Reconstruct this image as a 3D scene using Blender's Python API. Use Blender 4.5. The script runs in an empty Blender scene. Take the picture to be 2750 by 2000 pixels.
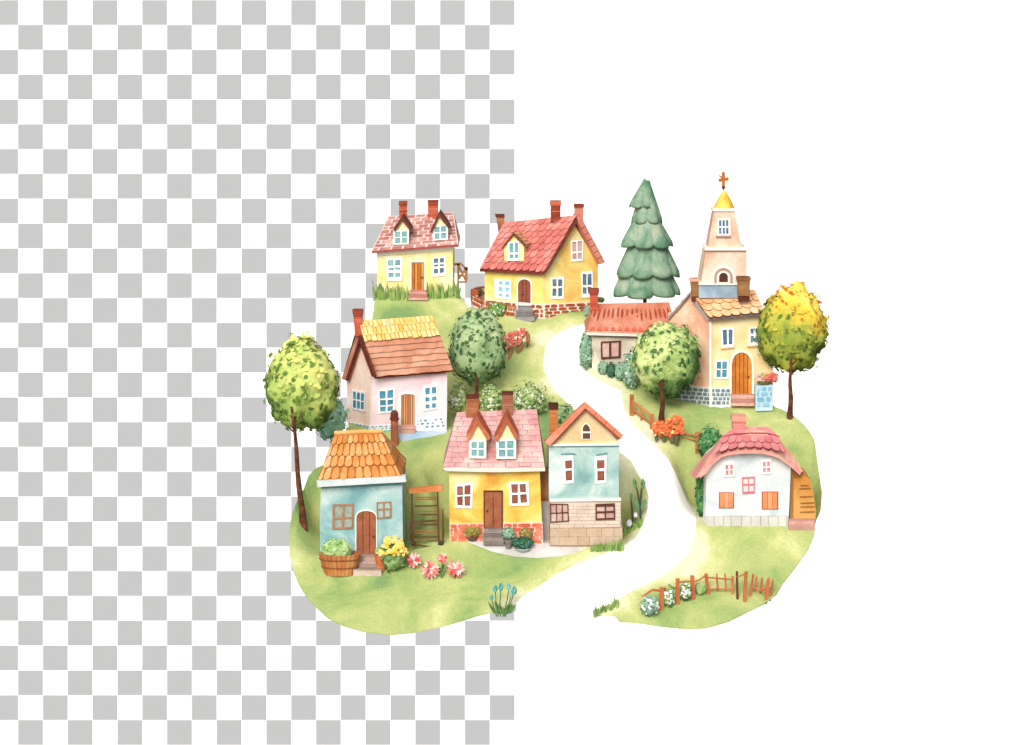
import bpy, math, random
from math import radians, sin, cos, tan, pi, atan2, sqrt
from mathutils import Vector, noise
from mathutils.geometry import delaunay_2d_cdt

random.seed(7)
SC = bpy.context.scene
COL = SC.collection

# ------------------------------------------------------------------ camera
PITCH = radians(10.0)
DIST = 110.0
FPX = 5500.0                      # focal length in photo pixels (photo 2750 x 2000)
CAMLOC = Vector((0, -DIST * cos(PITCH), DIST * sin(PITCH)))
AX_F = Vector((0, cos(PITCH), -sin(PITCH)))
AX_R = Vector((1, 0, 0))
AX_U = Vector((0, sin(PITCH), cos(PITCH)))
cam_d = bpy.data.cameras.new('camera')
cam_d.sensor_width = 36.0
cam_d.lens = 36.0 * FPX / 2750.0
cam_d.clip_end = 2000
cam_d.clip_start = 1
cam = bpy.data.objects.new('camera', cam_d)
COL.objects.link(cam)
cam.location = CAMLOC
cam.rotation_euler = (pi / 2 - PITCH, 0, 0)
SC.camera = cam

# ------------------------------------------------------------------ light
SUN_EL, SUN_AZ = radians(37), radians(195)      # azimuth clockwise from +Y
w = bpy.data.worlds.new('World')
SC.world = w
w.use_nodes = True
nt = w.node_tree
bg = nt.nodes['Background']
sk = nt.nodes.new('ShaderNodeTexSky')
sk.sky_type = 'NISHITA'
sk.sun_disc = False
sk.sun_elevation = SUN_EL
sk.sun_rotation = SUN_AZ
sk.dust_density = 3.0
sk.ozone_density = 0.4
sk.air_density = 0.8
hs = nt.nodes.new('ShaderNodeHueSaturation')      # thin overcast: the sky's blue is mostly washed out
hs.inputs['Saturation'].default_value = 0.35
nt.links.new(sk.outputs[0], hs.inputs['Color'])
nt.links.new(hs.outputs[0], bg.inputs[0])
bg.inputs[1].default_value = 0.15
sl = bpy.data.lights.new('sun', 'SUN')
sl.energy = 1.5
sl.angle = radians(30)
sl.color = (1.0, 0.95, 0.88)
so = bpy.data.objects.new('sun', sl)
COL.objects.link(so)
sdir = Vector((cos(SUN_EL) * sin(SUN_AZ), cos(SUN_EL) * cos(SUN_AZ), sin(SUN_EL)))
so.rotation_euler = sdir.to_track_quat('Z', 'Y').to_euler()
so.location = sdir * 60
SC.view_settings.view_transform = 'Standard'
SC.view_settings.look = 'None'
SC.view_settings.gamma = 1.0
SC.view_settings.exposure = 0.25
SC.view_settings.use_curve_mapping = False
SC.cycles.max_bounces = 6
SC.cycles.use_denoising = True

# ------------------------------------------------------------------ pixel <-> place
SLOPE = tan(radians(30))


def ray(px, py):
    return (AX_F + AX_R * ((px - 1375.0) / FPX) - AX_U * ((py - 1000.0) / FPX))


def onY(px, py, Y):
    d = ray(px, py)
    return CAMLOC + d * ((Y - CAMLOC.y) / d.y)


def onP(px, py, p0, n):
    d = ray(px, py)
    return CAMLOC + d * ((p0 - CAMLOC).dot(n) / d.dot(n))


GN = Vector((0, -SLOPE, 1)).normalized()


def onG(px, py):
    return onP(px, py, Vector((0, 0, 0)), GN)


def pxm(p):
    return FPX / (p - CAMLOC).dot(AX_F)


PADS = []


def pad(px0, px1, py, depth, ang=0.0):
    a, b = onG(px0, py), onG(px1, py)
    c = (a + b) / 2
    PADS.append((c.x, c.y, (b.x - a.x) / 2 + 0.2, depth, c.z))


def sstep(x):
    x = max(0.0, min(1.0, x))
    return x * x * (3 - 2 * x)


def hz(x, y):
    z0 = z = SLOPE * y + 0.10 * noise.noise(Vector((x * 0.25, y * 0.25, 3.1)))
    for (cx, cy, hw, dp, pz) in PADS:
        if z0 <= pz:
            continue
        dx = max(0.0, abs(x - cx) - hw)
        dy = max(0.0, y - (cy + dp), cy - 0.1 - y)
        wgt = sstep(1 - sqrt(dx * dx + dy * dy) / 1.4)
        z = min(z, z0 + (pz - z0) * wgt)
    return z


def onH(px, py):
    d = ray(px, py)
    t = ((onG(px, py) - CAMLOC).y - 6.0) / d.y
    for i in range(400):
        p = CAMLOC + d * t
        if p.z <= hz(p.x, p.y):
            break
        t += 0.05
    lo, hi = t - 0.05, t
    for i in range(12):
        m = (lo + hi) / 2
        p = CAMLOC + d * m
        if p.z <= hz(p.x, p.y):
            hi = m
        else:
            lo = m
    return CAMLOC + d * hi


# ------------------------------------------------------------------ materials
def lin(h, k=1.0):
    h = h.lstrip('#')
    o = []
    for i in (0, 2, 4):
        c = int(h[i:i + 2], 16) / 255.0
        c = c / 12.92 if c <= 0.04045 else ((c + 0.055) / 1.055) ** 2.4
        o.append(c * k)
    return (o[0], o[1], o[2], 1.0)


ALB = 0.86
MATS = {}


def wc(name, stops, scale=0.9, wn=1.0, wt=0.0, grain=0.15, rough=0.95, con=3.4, bump=0.0, k=ALB):
    """a washed, mottled surface: pigment varies through the ramp by soft noise and by each piece's own tint"""
    if name in MATS:
        return MATS[name]
    m = bpy.data.materials.new(name)
    m.use_nodes = True
    t = m.node_tree
    N, L = t.nodes, t.links
    b = N['Principled BSDF']
    b.inputs['Roughness'].default_value = rough
    b.inputs['Specular IOR Level'].default_value = 0.12
    tc = N.new('ShaderNodeTexCoord')
    n1 = N.new('ShaderNodeTexNoise')
    n1.inputs['Scale'].default_value = scale
    n1.inputs['Detail'].default_value = 5
    n1.inputs['Roughness'].default_value = 0.6
    n1.inputs['Distortion'].default_value = 0.6
    L.new(tc.outputs['Object'], n1.inputs['Vector'])
    a = N.new('ShaderNodeMath'); a.operation = 'MULTIPLY_ADD'
    L.new(n1.outputs[0], a.inputs[0])
    a.inputs[1].default_value = con * wn
    a.inputs[2].default_value = (0.5 - 0.5 * con) * wn + (0.0 if wt else 0.5 * (1 - wn))
    fac = a.outputs[0]
    if wt:
        at = N.new('ShaderNodeAttribute'); at.attribute_name = 'tint'
        c = N.new('ShaderNodeMath'); c.operation = 'MULTIPLY_ADD'
        L.new(at.outputs['Fac'], c.inputs[0])
        c.inputs[1].default_value = wt
        L.new(fac, c.inputs[2])
        fac = c.outputs[0]
    r = N.new('ShaderNodeValToRGB')
    e = r.color_ramp.elements
    while len(e) < len(stops):
        e.new(0.5)
    for i, s in enumerate(stops):
        e[i].position = i / max(1, len(stops) - 1) if len(stops) > 1 else 0
        e[i].color = lin(s, k)
    L.new(fac, r.inputs[0])
    n2 = N.new('ShaderNodeTexNoise')
    n2.inputs['Scale'].default_value = 11.0
    n2.inputs['Detail'].default_value = 6
    n2.inputs['Roughness'].default_value = 0.75
    L.new(tc.outputs['Object'], n2.inputs['Vector'])
    mr = N.new('ShaderNodeMapRange')
    mr.inputs['From Min'].default_value = 0.3
    mr.inputs['From Max'].default_value = 0.7
    mr.inputs['To Min'].default_value = 1 - grain
    mr.inputs['To Max'].default_value = 1 + grain * 0.6
    L.new(n2.outputs[0], mr.inputs['Value'])
    mx = N.new('ShaderNodeMix'); mx.data_type = 'RGBA'; mx.blend_type = 'MULTIPLY'
    mx.inputs['Factor'].default_value = 1.0
    L.new(r.outputs[0], mx.inputs[6])
    L.new(mr.outputs[0], mx.inputs[7])
    L.new(mx.outputs[2], b.inputs['Base Color'])
    if bump:
        bp = N.new('ShaderNodeBump')
        bp.inputs['Strength'].default_value = bump
        bp.inputs['Distance'].default_value = 0.05
        L.new(n2.outputs[0], bp.inputs['Height'])
        L.new(bp.outputs[0], b.inputs['Normal'])
    MATS[name] = m
    return m


def flat(name, rgb, rough=1.0):
    m = bpy.data.materials.new(name)
    m.use_nodes = True
    b = m.node_tree.nodes['Principled BSDF']
    b.inputs['Base Color'].default_value = (*rgb, 1)
    b.inputs['Roughness'].default_value = rough
    b.inputs['Specular IOR Level'].default_value = 0.0
    MATS[name] = m
    return m


# ------------------------------------------------------------------ mesh helpers
class MB:
    def __init__(s):
        s.v, s.f, s.m, s.t = [], [], [], []

    def add(s, pts, faces, mi=0, tint=0.0):
        o = len(s.v)
        s.v.extend(Vector(p) for p in pts)
        for f in faces:
            s.f.append([o + i for i in f])
            s.m.append(mi)
            s.t.append(tint)

    def poly(s, pts, mi=0, tint=0.0):
        s.add(pts, [list(range(len(pts)))], mi, tint)

    def prism(s, front, off, mi=0, mi_side=None, tint=0.0):
        n = len(front)
        f = [Vector(p) for p in front]
        b = [p + Vector(off) for p in f] if not isinstance(off, list) else [Vector(p) for p in off]
        o = len(s.v)
        s.v.extend(f + b)
        ms = mi if mi_side is None else mi_side
        s.f.append([o + i for i in range(n)]); s.m.append(mi); s.t.append(tint)
        s.f.append([o + n + i for i in reversed(range(n))]); s.m.append(mi); s.t.append(tint)
        for i in range(n):
            j = (i + 1) % n
            s.f.append([o + i, o + n + i, o + n + j, o + j]); s.m.append(ms); s.t.append(tint)

    def box(s, c, sx, sy, sz, mi=0, rz=0.0, tint=0.0, taper=1.0):
        c = Vector(c)
        ca, sa = cos(rz), sin(rz)

        def p(x, y, z):
            return c + Vector((x * ca - y * sa, x * sa + y * ca, z))
        a, b, h = sx / 2, sy / 2, sz / 2
        lo = [p(-a, -b, -h), p(a, -b, -h), p(a, b, -h), p(-a, b, -h)]
        a *= taper; b *= taper
        hi = [p(-a, -b, h), p(a, -b, h), p(a, b, h), p(-a, b, h)]
        s.prism(lo, hi, mi, tint=tint)

    def tube(s, pts, radii, n=8, mi=0, tint=0.0, cap=True):
        pts = [Vector(p) for p in pts]
        rings = []
        o = len(s.v)
        for i, p in enumerate(pts):
            d = (pts[min(i + 1, len(pts) - 1)] - pts[max(i - 1, 0)]).normalized()
            a = d.cross(Vector((0.13, 1, 0.07))).normalized()
            b = d.cross(a).normalized()
            r = radii[i] if isinstance(radii, (list, tuple)) else radii
            for k in range(n):
                t = 2 * pi * k / n
                s.v.append(p + a * (r * cos(t)) + b * (r * sin(t)))
        for i in range(len(pts) - 1):
            for k in range(n):
                k2 = (k + 1) % n
                s.f.append([o + i * n + k, o + i * n + k2, o + (i + 1) * n + k2, o + (i + 1) * n + k])
                s.m.append(mi); s.t.append(tint)
        if cap:
            for i in (0, len(pts) - 1):
                s.f.append([o + i * n + k for k in range(n)]); s.m.append(mi); s.t.append(tint)

    def lathe(s, c, prof, n=24, mi=0, tint=0.0, sq=1.0):
        c = Vector(c)
        o = len(s.v)
        for (r, z) in prof:
            for k in range(n):
                t = 2 * pi * k / n
                s.v.append(c + Vector((r * cos(t), r * sin(t) * sq, z)))
        for i in range(len(prof) - 1):
            for k in range(n):
                k2 = (k + 1) % n
                s.f.append([o + i * n + k, o + i * n + k2, o + (i + 1) * n + k2, o + (i + 1) * n + k])
                s.m.append(mi); s.t.append(tint)
        s.f.append([o + k for k in range(n)]); s.m.append(mi); s.t.append(tint)
        s.f.append([o + (len(prof) - 1) * n + k for k in range(n)]); s.m.append(mi); s.t.append(tint)

    def blob(s, c, a, b, h, mi=0, tint=0.0, lump=0.10, fr=1.6, nu=28, nv=18, seed=0.0, tintf=None):
        c = Vector(c)
        o = len(s.v)
        for i in range(nv + 1):
            ph = pi * i / nv
            for k in range(nu):
                th = 2 * pi * k / nu
                d = Vector((sin(ph) * cos(th), sin(ph) * sin(th), cos(ph)))
                r = 1 + lump * noise.noise(d * fr + Vector((seed, seed * .7, 1))) + lump * .5 * noise.noise(d * fr * 2.7 + Vector((seed, 2, 1)))
                s.v.append(c + Vector((d.x * a * r, d.y * b * r, d.z * h * r)))
        for i in range(nv):
            for k in range(nu):
                k2 = (k + 1) % nu
                s.f.append([o + i * nu + k, o + (i + 1) * nu + k, o + (i + 1) * nu + k2, o + i * nu + k2])
                s.m.append(mi)
                if tintf:
                    s.t.append(tintf(sum((s.v[q] for q in s.f[-1]), Vector()) / 4))
                else:
                    s.t.append(tint)

    def leaf(s, p, nrm, along, L, W, mi=0, tint=0.0, bend=0.15):
        p, nrm = Vector(p), Vector(nrm).normalized()
        al = Vector(along)
        al = (al - nrm * al.dot(nrm))
        if al.length < 1e-4:
            al = nrm.orthogonal()
        al.normalize()
        sd = nrm.cross(al)
        pts = []
        for (u, v) in ((-.5, 0), (-.22, .42), (.15, .5), (.5, 0.08), (.18, -.48), (-.2, -.42)):
            pts.append(p + al * (u * L) + sd * (v * W) - nrm * (bend * L * (u * u * 2)))
        s.poly(pts, mi, tint)

    def build(s, name, mats, parent=None, smooth=False, loc=None):
        me = bpy.data.meshes.new(name)
        base = Vector(loc) if loc is not None else (Vector(parent['_w']) if parent is not None else Vector((0, 0, 0)))
        me.from_pydata([tuple(v - base) for v in s.v], [], s.f)
        if not isinstance(mats, (list, tuple)):
            mats = [mats]
        for m in mats:
            me.materials.append(m)
        me.polygons.foreach_set('material_index', s.m)
        at = me.attributes.new('tint', 'FLOAT', 'FACE')
        at.data.foreach_set('value', s.t)
        if smooth:
            me.polygons.foreach_set('use_smooth', [True] * len(s.f))
        me.update()
        o = bpy.data.objects.new(name, me)
        COL.objects.link(o)
        if parent is not None:
            o.parent = parent
            o['_w'] = tuple(base)
            o.location = (0, 0, 0)
        else:
            o.location = base
            o['_w'] = tuple(base)
        return o


def thing(name, label, cat, loc, group=None):
    o = bpy.data.objects.new(name, None)
    COL.objects.link(o)
    o.location = loc
    o.empty_display_size = 0.3
    o['_w'] = tuple(loc)
    o['label'] = label
    o['category'] = cat
    if group:
        o['group'] = group
    return o


def tag(o, label, cat, group=None, kind=None):
    o['label'] = label
    if cat:
        o['category'] = cat
    if group:
        o['group'] = group
    if kind:
        o['kind'] = kind
    return o


class Face:
    """a vertical plane of a building that pixels are measured on"""

    def __init__(s, p0, ang=0.0):
        s.p0 = Vector(p0)
        s.n = Vector((sin(ang), -cos(ang), 0))        # ang 0 faces the viewer, + turns to the viewer's right
        s.u = Vector((cos(ang), sin(ang), 0))

    def __call__(s, px, py, out=0.0):
        return onP(px, py, s.p0 + s.n * out, s.n)


def fprism(mb, pts, face, out, thick, mi=0, mi_side=None, tint=0.0):
    """pixel polygon on a face, its front `out` metres proud, `thick` deep"""
    mb.prism([face(x, y, out) for x, y in pts], -face.n * thick, mi, mi_side, tint)


def rect(x0, y0, x1, y1):
    return [(x0, y0), (x1, y0), (x1, y1), (x0, y1)]


def quadpx(r):
    return rect(*r) if len(r) == 4 and not isinstance(r[0], tuple) else r


def lerp2(q, s, t):
    (a, b, c, d) = q
    return tuple((a[i] * (1 - s) + b[i] * s) * (1 - t) + (d[i] * (1 - s) + c[i] * s) * t for i in (0, 1))


def spans(n, m, g):
    wd = (1 - 2 * m - (n - 1) * g) / n
    return [(m + i * (wd + g), m + i * (wd + g) + wd) for i in range(n)]


def window(parent, face, r, cols, rows, fm, pm, lm=None, proud=0.07, mx=0.13, my=0.10, gx=0.11, gy=0.08, sill=None, sub='pane', wob=0.02):
    """frame with real reveals; panes set back in it as a sub-part"""
    q = quadpx(r)
    cs = cols if isinstance(cols, list) else spans(cols, mx, gx)
    rs = rows if isinstance(rows, list) else spans(rows, my, gy)
    fb, pb = MB(), MB()
    ss = sorted(set([0, 1] + [a for c in cs for a in c]))
    ts = sorted(set([0, 1] + [a for c in rs for a in c]))

    rnd = random.Random(int(q[0][0] * 7 + q[0][1]))
    jit = {}

    def P(i, j, out):
        if (i, j) not in jit:
            e = 0 if i in (0, len(ss) - 1) or j in (0, len(ts) - 1) else wob
            jit[(i, j)] = (rnd.uniform(-e, e), rnd.uniform(-e, e))
        a, b = jit[(i, j)]
        return face(*lerp2(q, ss[i] + a, ts[j] + b), out)
    for i in range(len(ss) - 1):
        for j in range(len(ts) - 1):
            cx, cy = (ss[i] + ss[i + 1]) / 2, (ts[j] + ts[j + 1]) / 2
            hole = any(a < cx < b for a, b in cs) and any(a < cy < b for a, b in rs)
            c4 = [(i, j), (i + 1, j), (i + 1, j + 1), (i, j + 1)]
            if not hole:
                fb.poly([P(a, b, proud) for a, b in c4])
            else:
                for k in range(4):
                    a, b = c4[k], c4[(k + 1) % 4]
                    fb.poly([P(*a, proud), P(*b, proud), P(*b, 0.012), P(*a, 0.012)], 0)
                pts = [P(a, b, 0.02) for a, b in c4]
                ctr = sum(pts, Vector()) / 4
                ins = [p + (ctr - p) * 0.17 for p in pts]
                tn = rnd.random()
                pb.poly(ins, 0, tn)
                for k in range(4):
                    k2 = (k + 1) % 4
                    pb.poly([pts[k], pts[k2], ins[k2], ins[k]], 1, tn)
    o4 = [face(*p, proud) for p in q]
    i4 = [face(*p, -0.03) for p in q]
    for k in range(4):
        k2 = (k + 1) % 4
        fb.poly([o4[k], o4[k2], i4[k2], i4[k]])
    if sill:
        x0, y0 = q[3]; x1, y1 = q[2]
        fprism(fb, [(x0 - 2, y0 - 1), (x1 + 2, y1 - 1), (x1 + 2, y1 + 3), (x0 - 2, y0 + 3)], face, proud + 0.05, proud + 0.08, 1)
    fo = fb.build('window', [fm, sill or fm], parent)
    if sub:
        pb.build(sub, [pm, lm or pm], fo)
    return fo


def arch_y(x, x0, x1, ytop, rise):
    u = (x - (x0 + x1) / 2) / ((x1 - x0) / 2)
    u = max(-1, min(1, u))
    return ytop + rise * (1 - sqrt(1 - u * u * 0.999))


def door(parent, face, x0, y0, x1, y1, planks, pmats, gapm, rise=0.0, surround=None, sw=5, handle=None, proud=0.05, top_line=None):
    """planked leaf on a dark backing, arched if rise, with a surround and a handle as sub-parts"""
    mb = MB()

    def outline(xa, xb, ya, ris, yb, n=14):
        pts = [(xa, yb)]
        for i in range(n + 1):
            x = xa + (xb - xa) * i / n
            pts.append((x, arch_y(x, x0, x1, ya, ris) if ris else ya))
        pts.append((xb, yb))
        return pts
    fprism(mb, outline(x0, x1, y0, rise, y1), face, proud * 0.5, proud, 3)
    wd = (x1 - x0) / planks
    g = 0.9
    rnd = random.Random(int(x0 * 3 + y0))
    for i in range(planks):
        xa, xb = x0 + i * wd + g, x0 + (i + 1) * wd - g
        fprism(mb, outline(xa, xb, y0 + 1.5, rise, y1 - 0.5, 6), face, proud + rnd.uniform(0, .012), proud, rnd.randrange(3), tint=rnd.random())
    d = mb.build('door', [pmats[0], pmats[1 % len(pmats)], pmats[2 % len(pmats)], gapm], parent)
    if surround:
        sb = MB()
        n = 18
        outer, inner = [(x0 - sw, y1)], [(x0, y1)]
        for i in range(n + 1):
            u = i / n
            xo = x0 - sw + (x1 - x0 + 2 * sw) * u
            xi = x0 + (x1 - x0) * u
            yo = y0 - sw
            if rise:
                uu = (xo - (x0 + x1) / 2) / ((x1 - x0) / 2 + sw)
                yo += (rise + sw * 0.4) * (1 - sqrt(max(0, 1 - uu * uu * 0.999)))
            outer.append((xo, yo))
            inner.append((xi, arch_y(xi, x0, x1, y0, rise) if rise else y0))
        outer.append((x1 + sw, y1)); inner.append((x1, y1))
        for i in range(len(outer) - 1):
            fprism(sb, [outer[i], outer[i + 1], inner[i + 1], inner[i]], face, proud + 0.02, proud + 0.05)
        sb.build('door_surround', [surround], d)
    if handle:
        hb = MB()
        hx, hy, hm = handle
        hb.blob(face(hx, hy, proud + 0.06), 0.05, 0.05, 0.05, nu=10, nv=8)
        hb.build('handle', [hm], d)
    return d


def steps(parent, face, x0, x1, ytop, ybot, n, mats, tread=0.26, flare=2.0, name='steps'):
    """stone steps growing outward as they go down"""
    mb = MB()
    mid = (x0 + x1) / 2
    g = onH(mid, ybot)
    tread = min(0.6, max(0.14, (g - face(mid, ytop)).dot(face.n) / n))
    for i in range(n):
        ya = ytop + (ybot - ytop) * i / n
        yb = ybot + 10
        out = (i + 1) * tread
        fl = flare * i
        pts = [(x0 - fl, ya), (x1 + fl, ya + .6), (x1 + fl, ya + (ybot - ytop) / n), (x0 - fl, ya + (ybot - ytop) / n - .5)]
        f = [face(x, y, out) for x, y in pts]
        mb.prism(f, -face.n * (out + 0.05), i % len(mats), tint=random.random())
        # nosing
        fprism(mb, [(x0 - fl - 1, ya - .6), (x1 + fl + 1, ya), (x1 + fl + 1, ya + 2.2), (x0 - fl - 1, ya + 1.6)], face, out + 0.03, tread, (i + 1) % len(mats), tint=random.random())
    return mb.build(name, mats, parent)


def Q(quad, s, t):
    a, b, c, d = quad
    return (a * (1 - s) + b * s) * (1 - t) + (d * (1 - s) + c * s) * t


def tiles(mb, quad, rows, cols, style, mt=0, me=1, gap=0.06, lift=0.09, jit=0.12, rnd=None, over=0.55, colsf=None, tintf=None):
    """rows of overlapping tiles on a roof slope (quad TL,TR,BR,BL); each tile is a thick piece with its own tint"""
    rnd = rnd or random.Random(3)
    n = (quad[1] - quad[0]).cross(quad[3] - quad[0])
    if n.length < 1e-5:
        n = (quad[2] - quad[3]).cross(quad[0] - quad[3])
    n.normalize()
    if n.z < 0:
        n = -n
    rh = 1.0 / rows
    for r in range(rows):
        st = 0.5 if r % 2 else 0.0
        cr = colsf(r) if colsf else cols
        cuts = []
        c = -st / cr
        while c < 1.0:
            cuts.append(c + (rnd.uniform(-jit, jit) * 0.5 / cr if 0.02 < c < .98 else 0))
            c += 1.0 / cr
        cuts.append(1.0 + 1e-6)
        tj = rnd.uniform(-.04, .04) * rh
        for i in range(len(cuts) - 1):
            s0, s1 = max(0.0, cuts[i]), min(1.0, cuts[i + 1])
            if s1 - s0 < 0.15 / cr:
                continue
            g = gap / cr * 0.5
            s0g, s1g = s0 + g, s1 - g
            t0 = max(0.0, r * rh - over * rh)
            t1 = (r + 1) * rh + tj + rnd.uniform(-jit, jit) * rh * .35
            if r == rows - 1:
                t1 = min(1.02, t1)
            pts = [(s0g, t0), (s1g, t0)]
            if style == 'scallop':
                for k in range(8):
                    a = pi * k / 7
                    pts.append(((s0g + s1g) / 2 + (s1g - s0g) / 2 * cos(a), t1 - rh * 0.42 * (1 - sin(a))))
            elif style == 'drop':
                ws = (s1g - s0g)
                pts = [(s0g + ws * .22, t0 + rh * .25), (s1g - ws * .22, t0 + rh * .25)]
                for k in range(9):
                    a = pi * k / 8
                    pts.append(((s0g + s1g) / 2 + ws / 2 * cos(a), t1 - rh * 0.30 * (1 - sin(a))))
            elif style == 'rect':
                pts += [(s1g - rnd.uniform(0, .04) / cr, t1 + rnd.uniform(-.05, .05) * rh), (s0g + rnd.uniform(0, .04) / cr, t1 + rnd.uniform(-.05, .05) * rh)]
            elif style == 'wave':
                K = 26
                ph = rnd.uniform(0, 9)
                for k in range(K + 1):
                    s = s1g + (s0g - s1g) * k / K
                    pts.append((s, t1 + rh * 0.20 * noise.noise(Vector((s * 9 + ph, r * 3.3, 0)))))
            top = []
            for (s, t) in pts:
                o = lift * (0.25 + 0.75 * max(0, min(1, (t - t0) / max(1e-4, t1 - t0))))
                top.append(Q(quad, s, min(t, 1.03)) + n * o)
            bot = [p - n * (lift * 0.45) for p in top]
            tn = tintf(s0, r / rows, rnd) if tintf else rnd.random()
            mb.poly(top, mt, tn)
            m = len(top)
            for k in range(m):
                k2 = (k + 1) % m
                mb.poly([top[k], bot[k], bot[k2], top[k2]], me, tn)


def stones(mb, quad, rows, cols, n, mi=0, gap=0.14, proud=0.035, rnd=None, jit=0.3, skip=0.0, rounded=0.2):
    """irregular rounded stones standing proud of a mortar bed; quad TL,TR,BR,BL on a wall"""
    rnd = rnd or random.Random(5)
    for r in range(rows):
        c = -rnd.uniform(0, .6)
        while c < cols:
            wd = rnd.uniform(1 - jit, 1 + jit)
            s0, s1 = max(0, c / cols), min(1, (c + wd) / cols)
            c += wd
            if s1 - s0 < 0.25 / cols or rnd.random() < skip:
                continue
            t0, t1 = r / rows, (r + 1) / rows
            gs, gt = gap / cols / 2, gap / rows / 2
            s0 += gs; s1 -= gs; t0 += gt; t1 -= gt
            pts = []
            for k in range(10):
                a = 2 * pi * k / 10
                ex = 0.45
                cx = abs(cos(a)) ** ex * (1 if cos(a) >= 0 else -1)
                sy = abs(sin(a)) ** ex * (1 if sin(a) >= 0 else -1)
                pts.append(((s0 + s1) / 2 + (s1 - s0) / 2 * cx * rnd.uniform(1 - rounded, 1), (t0 + t1) / 2 + (t1 - t0) / 2 * sy * rnd.uniform(1 - rounded, 1)))
            pr = proud * rnd.uniform(.6, 1.2)
            tn = rnd.random()
            mb.prism([Q(quad, s, t) + n * pr for s, t in pts], -n * (pr + .02), mi, tint=tn)


def chimney(parent, x0, y0, x1, y1, Y, mats, depth=None, lean=0.0, caps=((0, .16, 2.0), (.2, .26, 1.0)), flare=0.0, sink=12, name='chimney', bricks=True):
    """brick stack of separate courses with a projecting cap"""
    mb = MB()
    s = pxm(onY(x0, y0, Y))
    dp = depth or max(0.35, (x1 - x0) / s * 0.9)
    rnd = random.Random(int(x0 + y0))
    H = y1 - y0
    nc = max(4, int(H / 5.5))

    def xs(u):     # u 0 top .. 1 bottom
        cxx = (x0 + x1) / 2 + lean * (1 - u)
        hw = (x1 - x0) / 2 * (1 + flare * ((1 - u) ** 2))
        return cxx - hw, cxx + hw
    f = Face((0, Y - dp / 2, 0))
    for i in range(nc + 2):
        u0, u1 = i / nc, (i + 1) / nc
        a0, b0 = xs(min(u0, 1.0)); a1, b1 = xs(min(u1, 1.0))
        j = rnd.uniform(-.35, .35)
        g = .35 if bricks else 0.0
        fprism(mb, [(a0 + j, y0 + u0 * H + g), (b0 + j, y0 + u0 * H + g), (b1 + j, y0 + u1 * H - g), (a1 + j, y0 + u1 * H - g)], f, rnd.uniform(0, .015), dp, 0, tint=rnd.random())
    a, b = xs(0.5)
    fprism(mb, [(xs(.0)[0] + 1.2, y0 + 1), (xs(0)[1] - 1.2, y0 + 1), (xs(1)[1] - 1.2, y1 + sink), (xs(1)[0] + 1.2, y1 + sink)], f, -0.03, dp - 0.06, 1)
    for (u0, u1, e) in caps:
        a0, b0 = xs(u0); a1, b1 = xs(u1)
        fprism(mb, [(a0 - e, y0 + u0 * H), (b0 + e, y0 + u0 * H), (b1 + e, y0 + u1 * H), (a1 - e, y0 + u1 * H)], f, 0.03 + e / s, dp + 2 * (0.03 + e / s), 2, tint=rnd.random())
    # flue opening
    a0, b0 = xs(0)
    fprism(mb, [(a0 + 3, y0 - 1.2), (b0 - 3, y0 - 1.2), (b0 - 3, y0 + 2), (a0 + 3, y0 + 2)], f, -0.08, dp - .16, 1)
    return mb.build(name, mats, parent)


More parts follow.
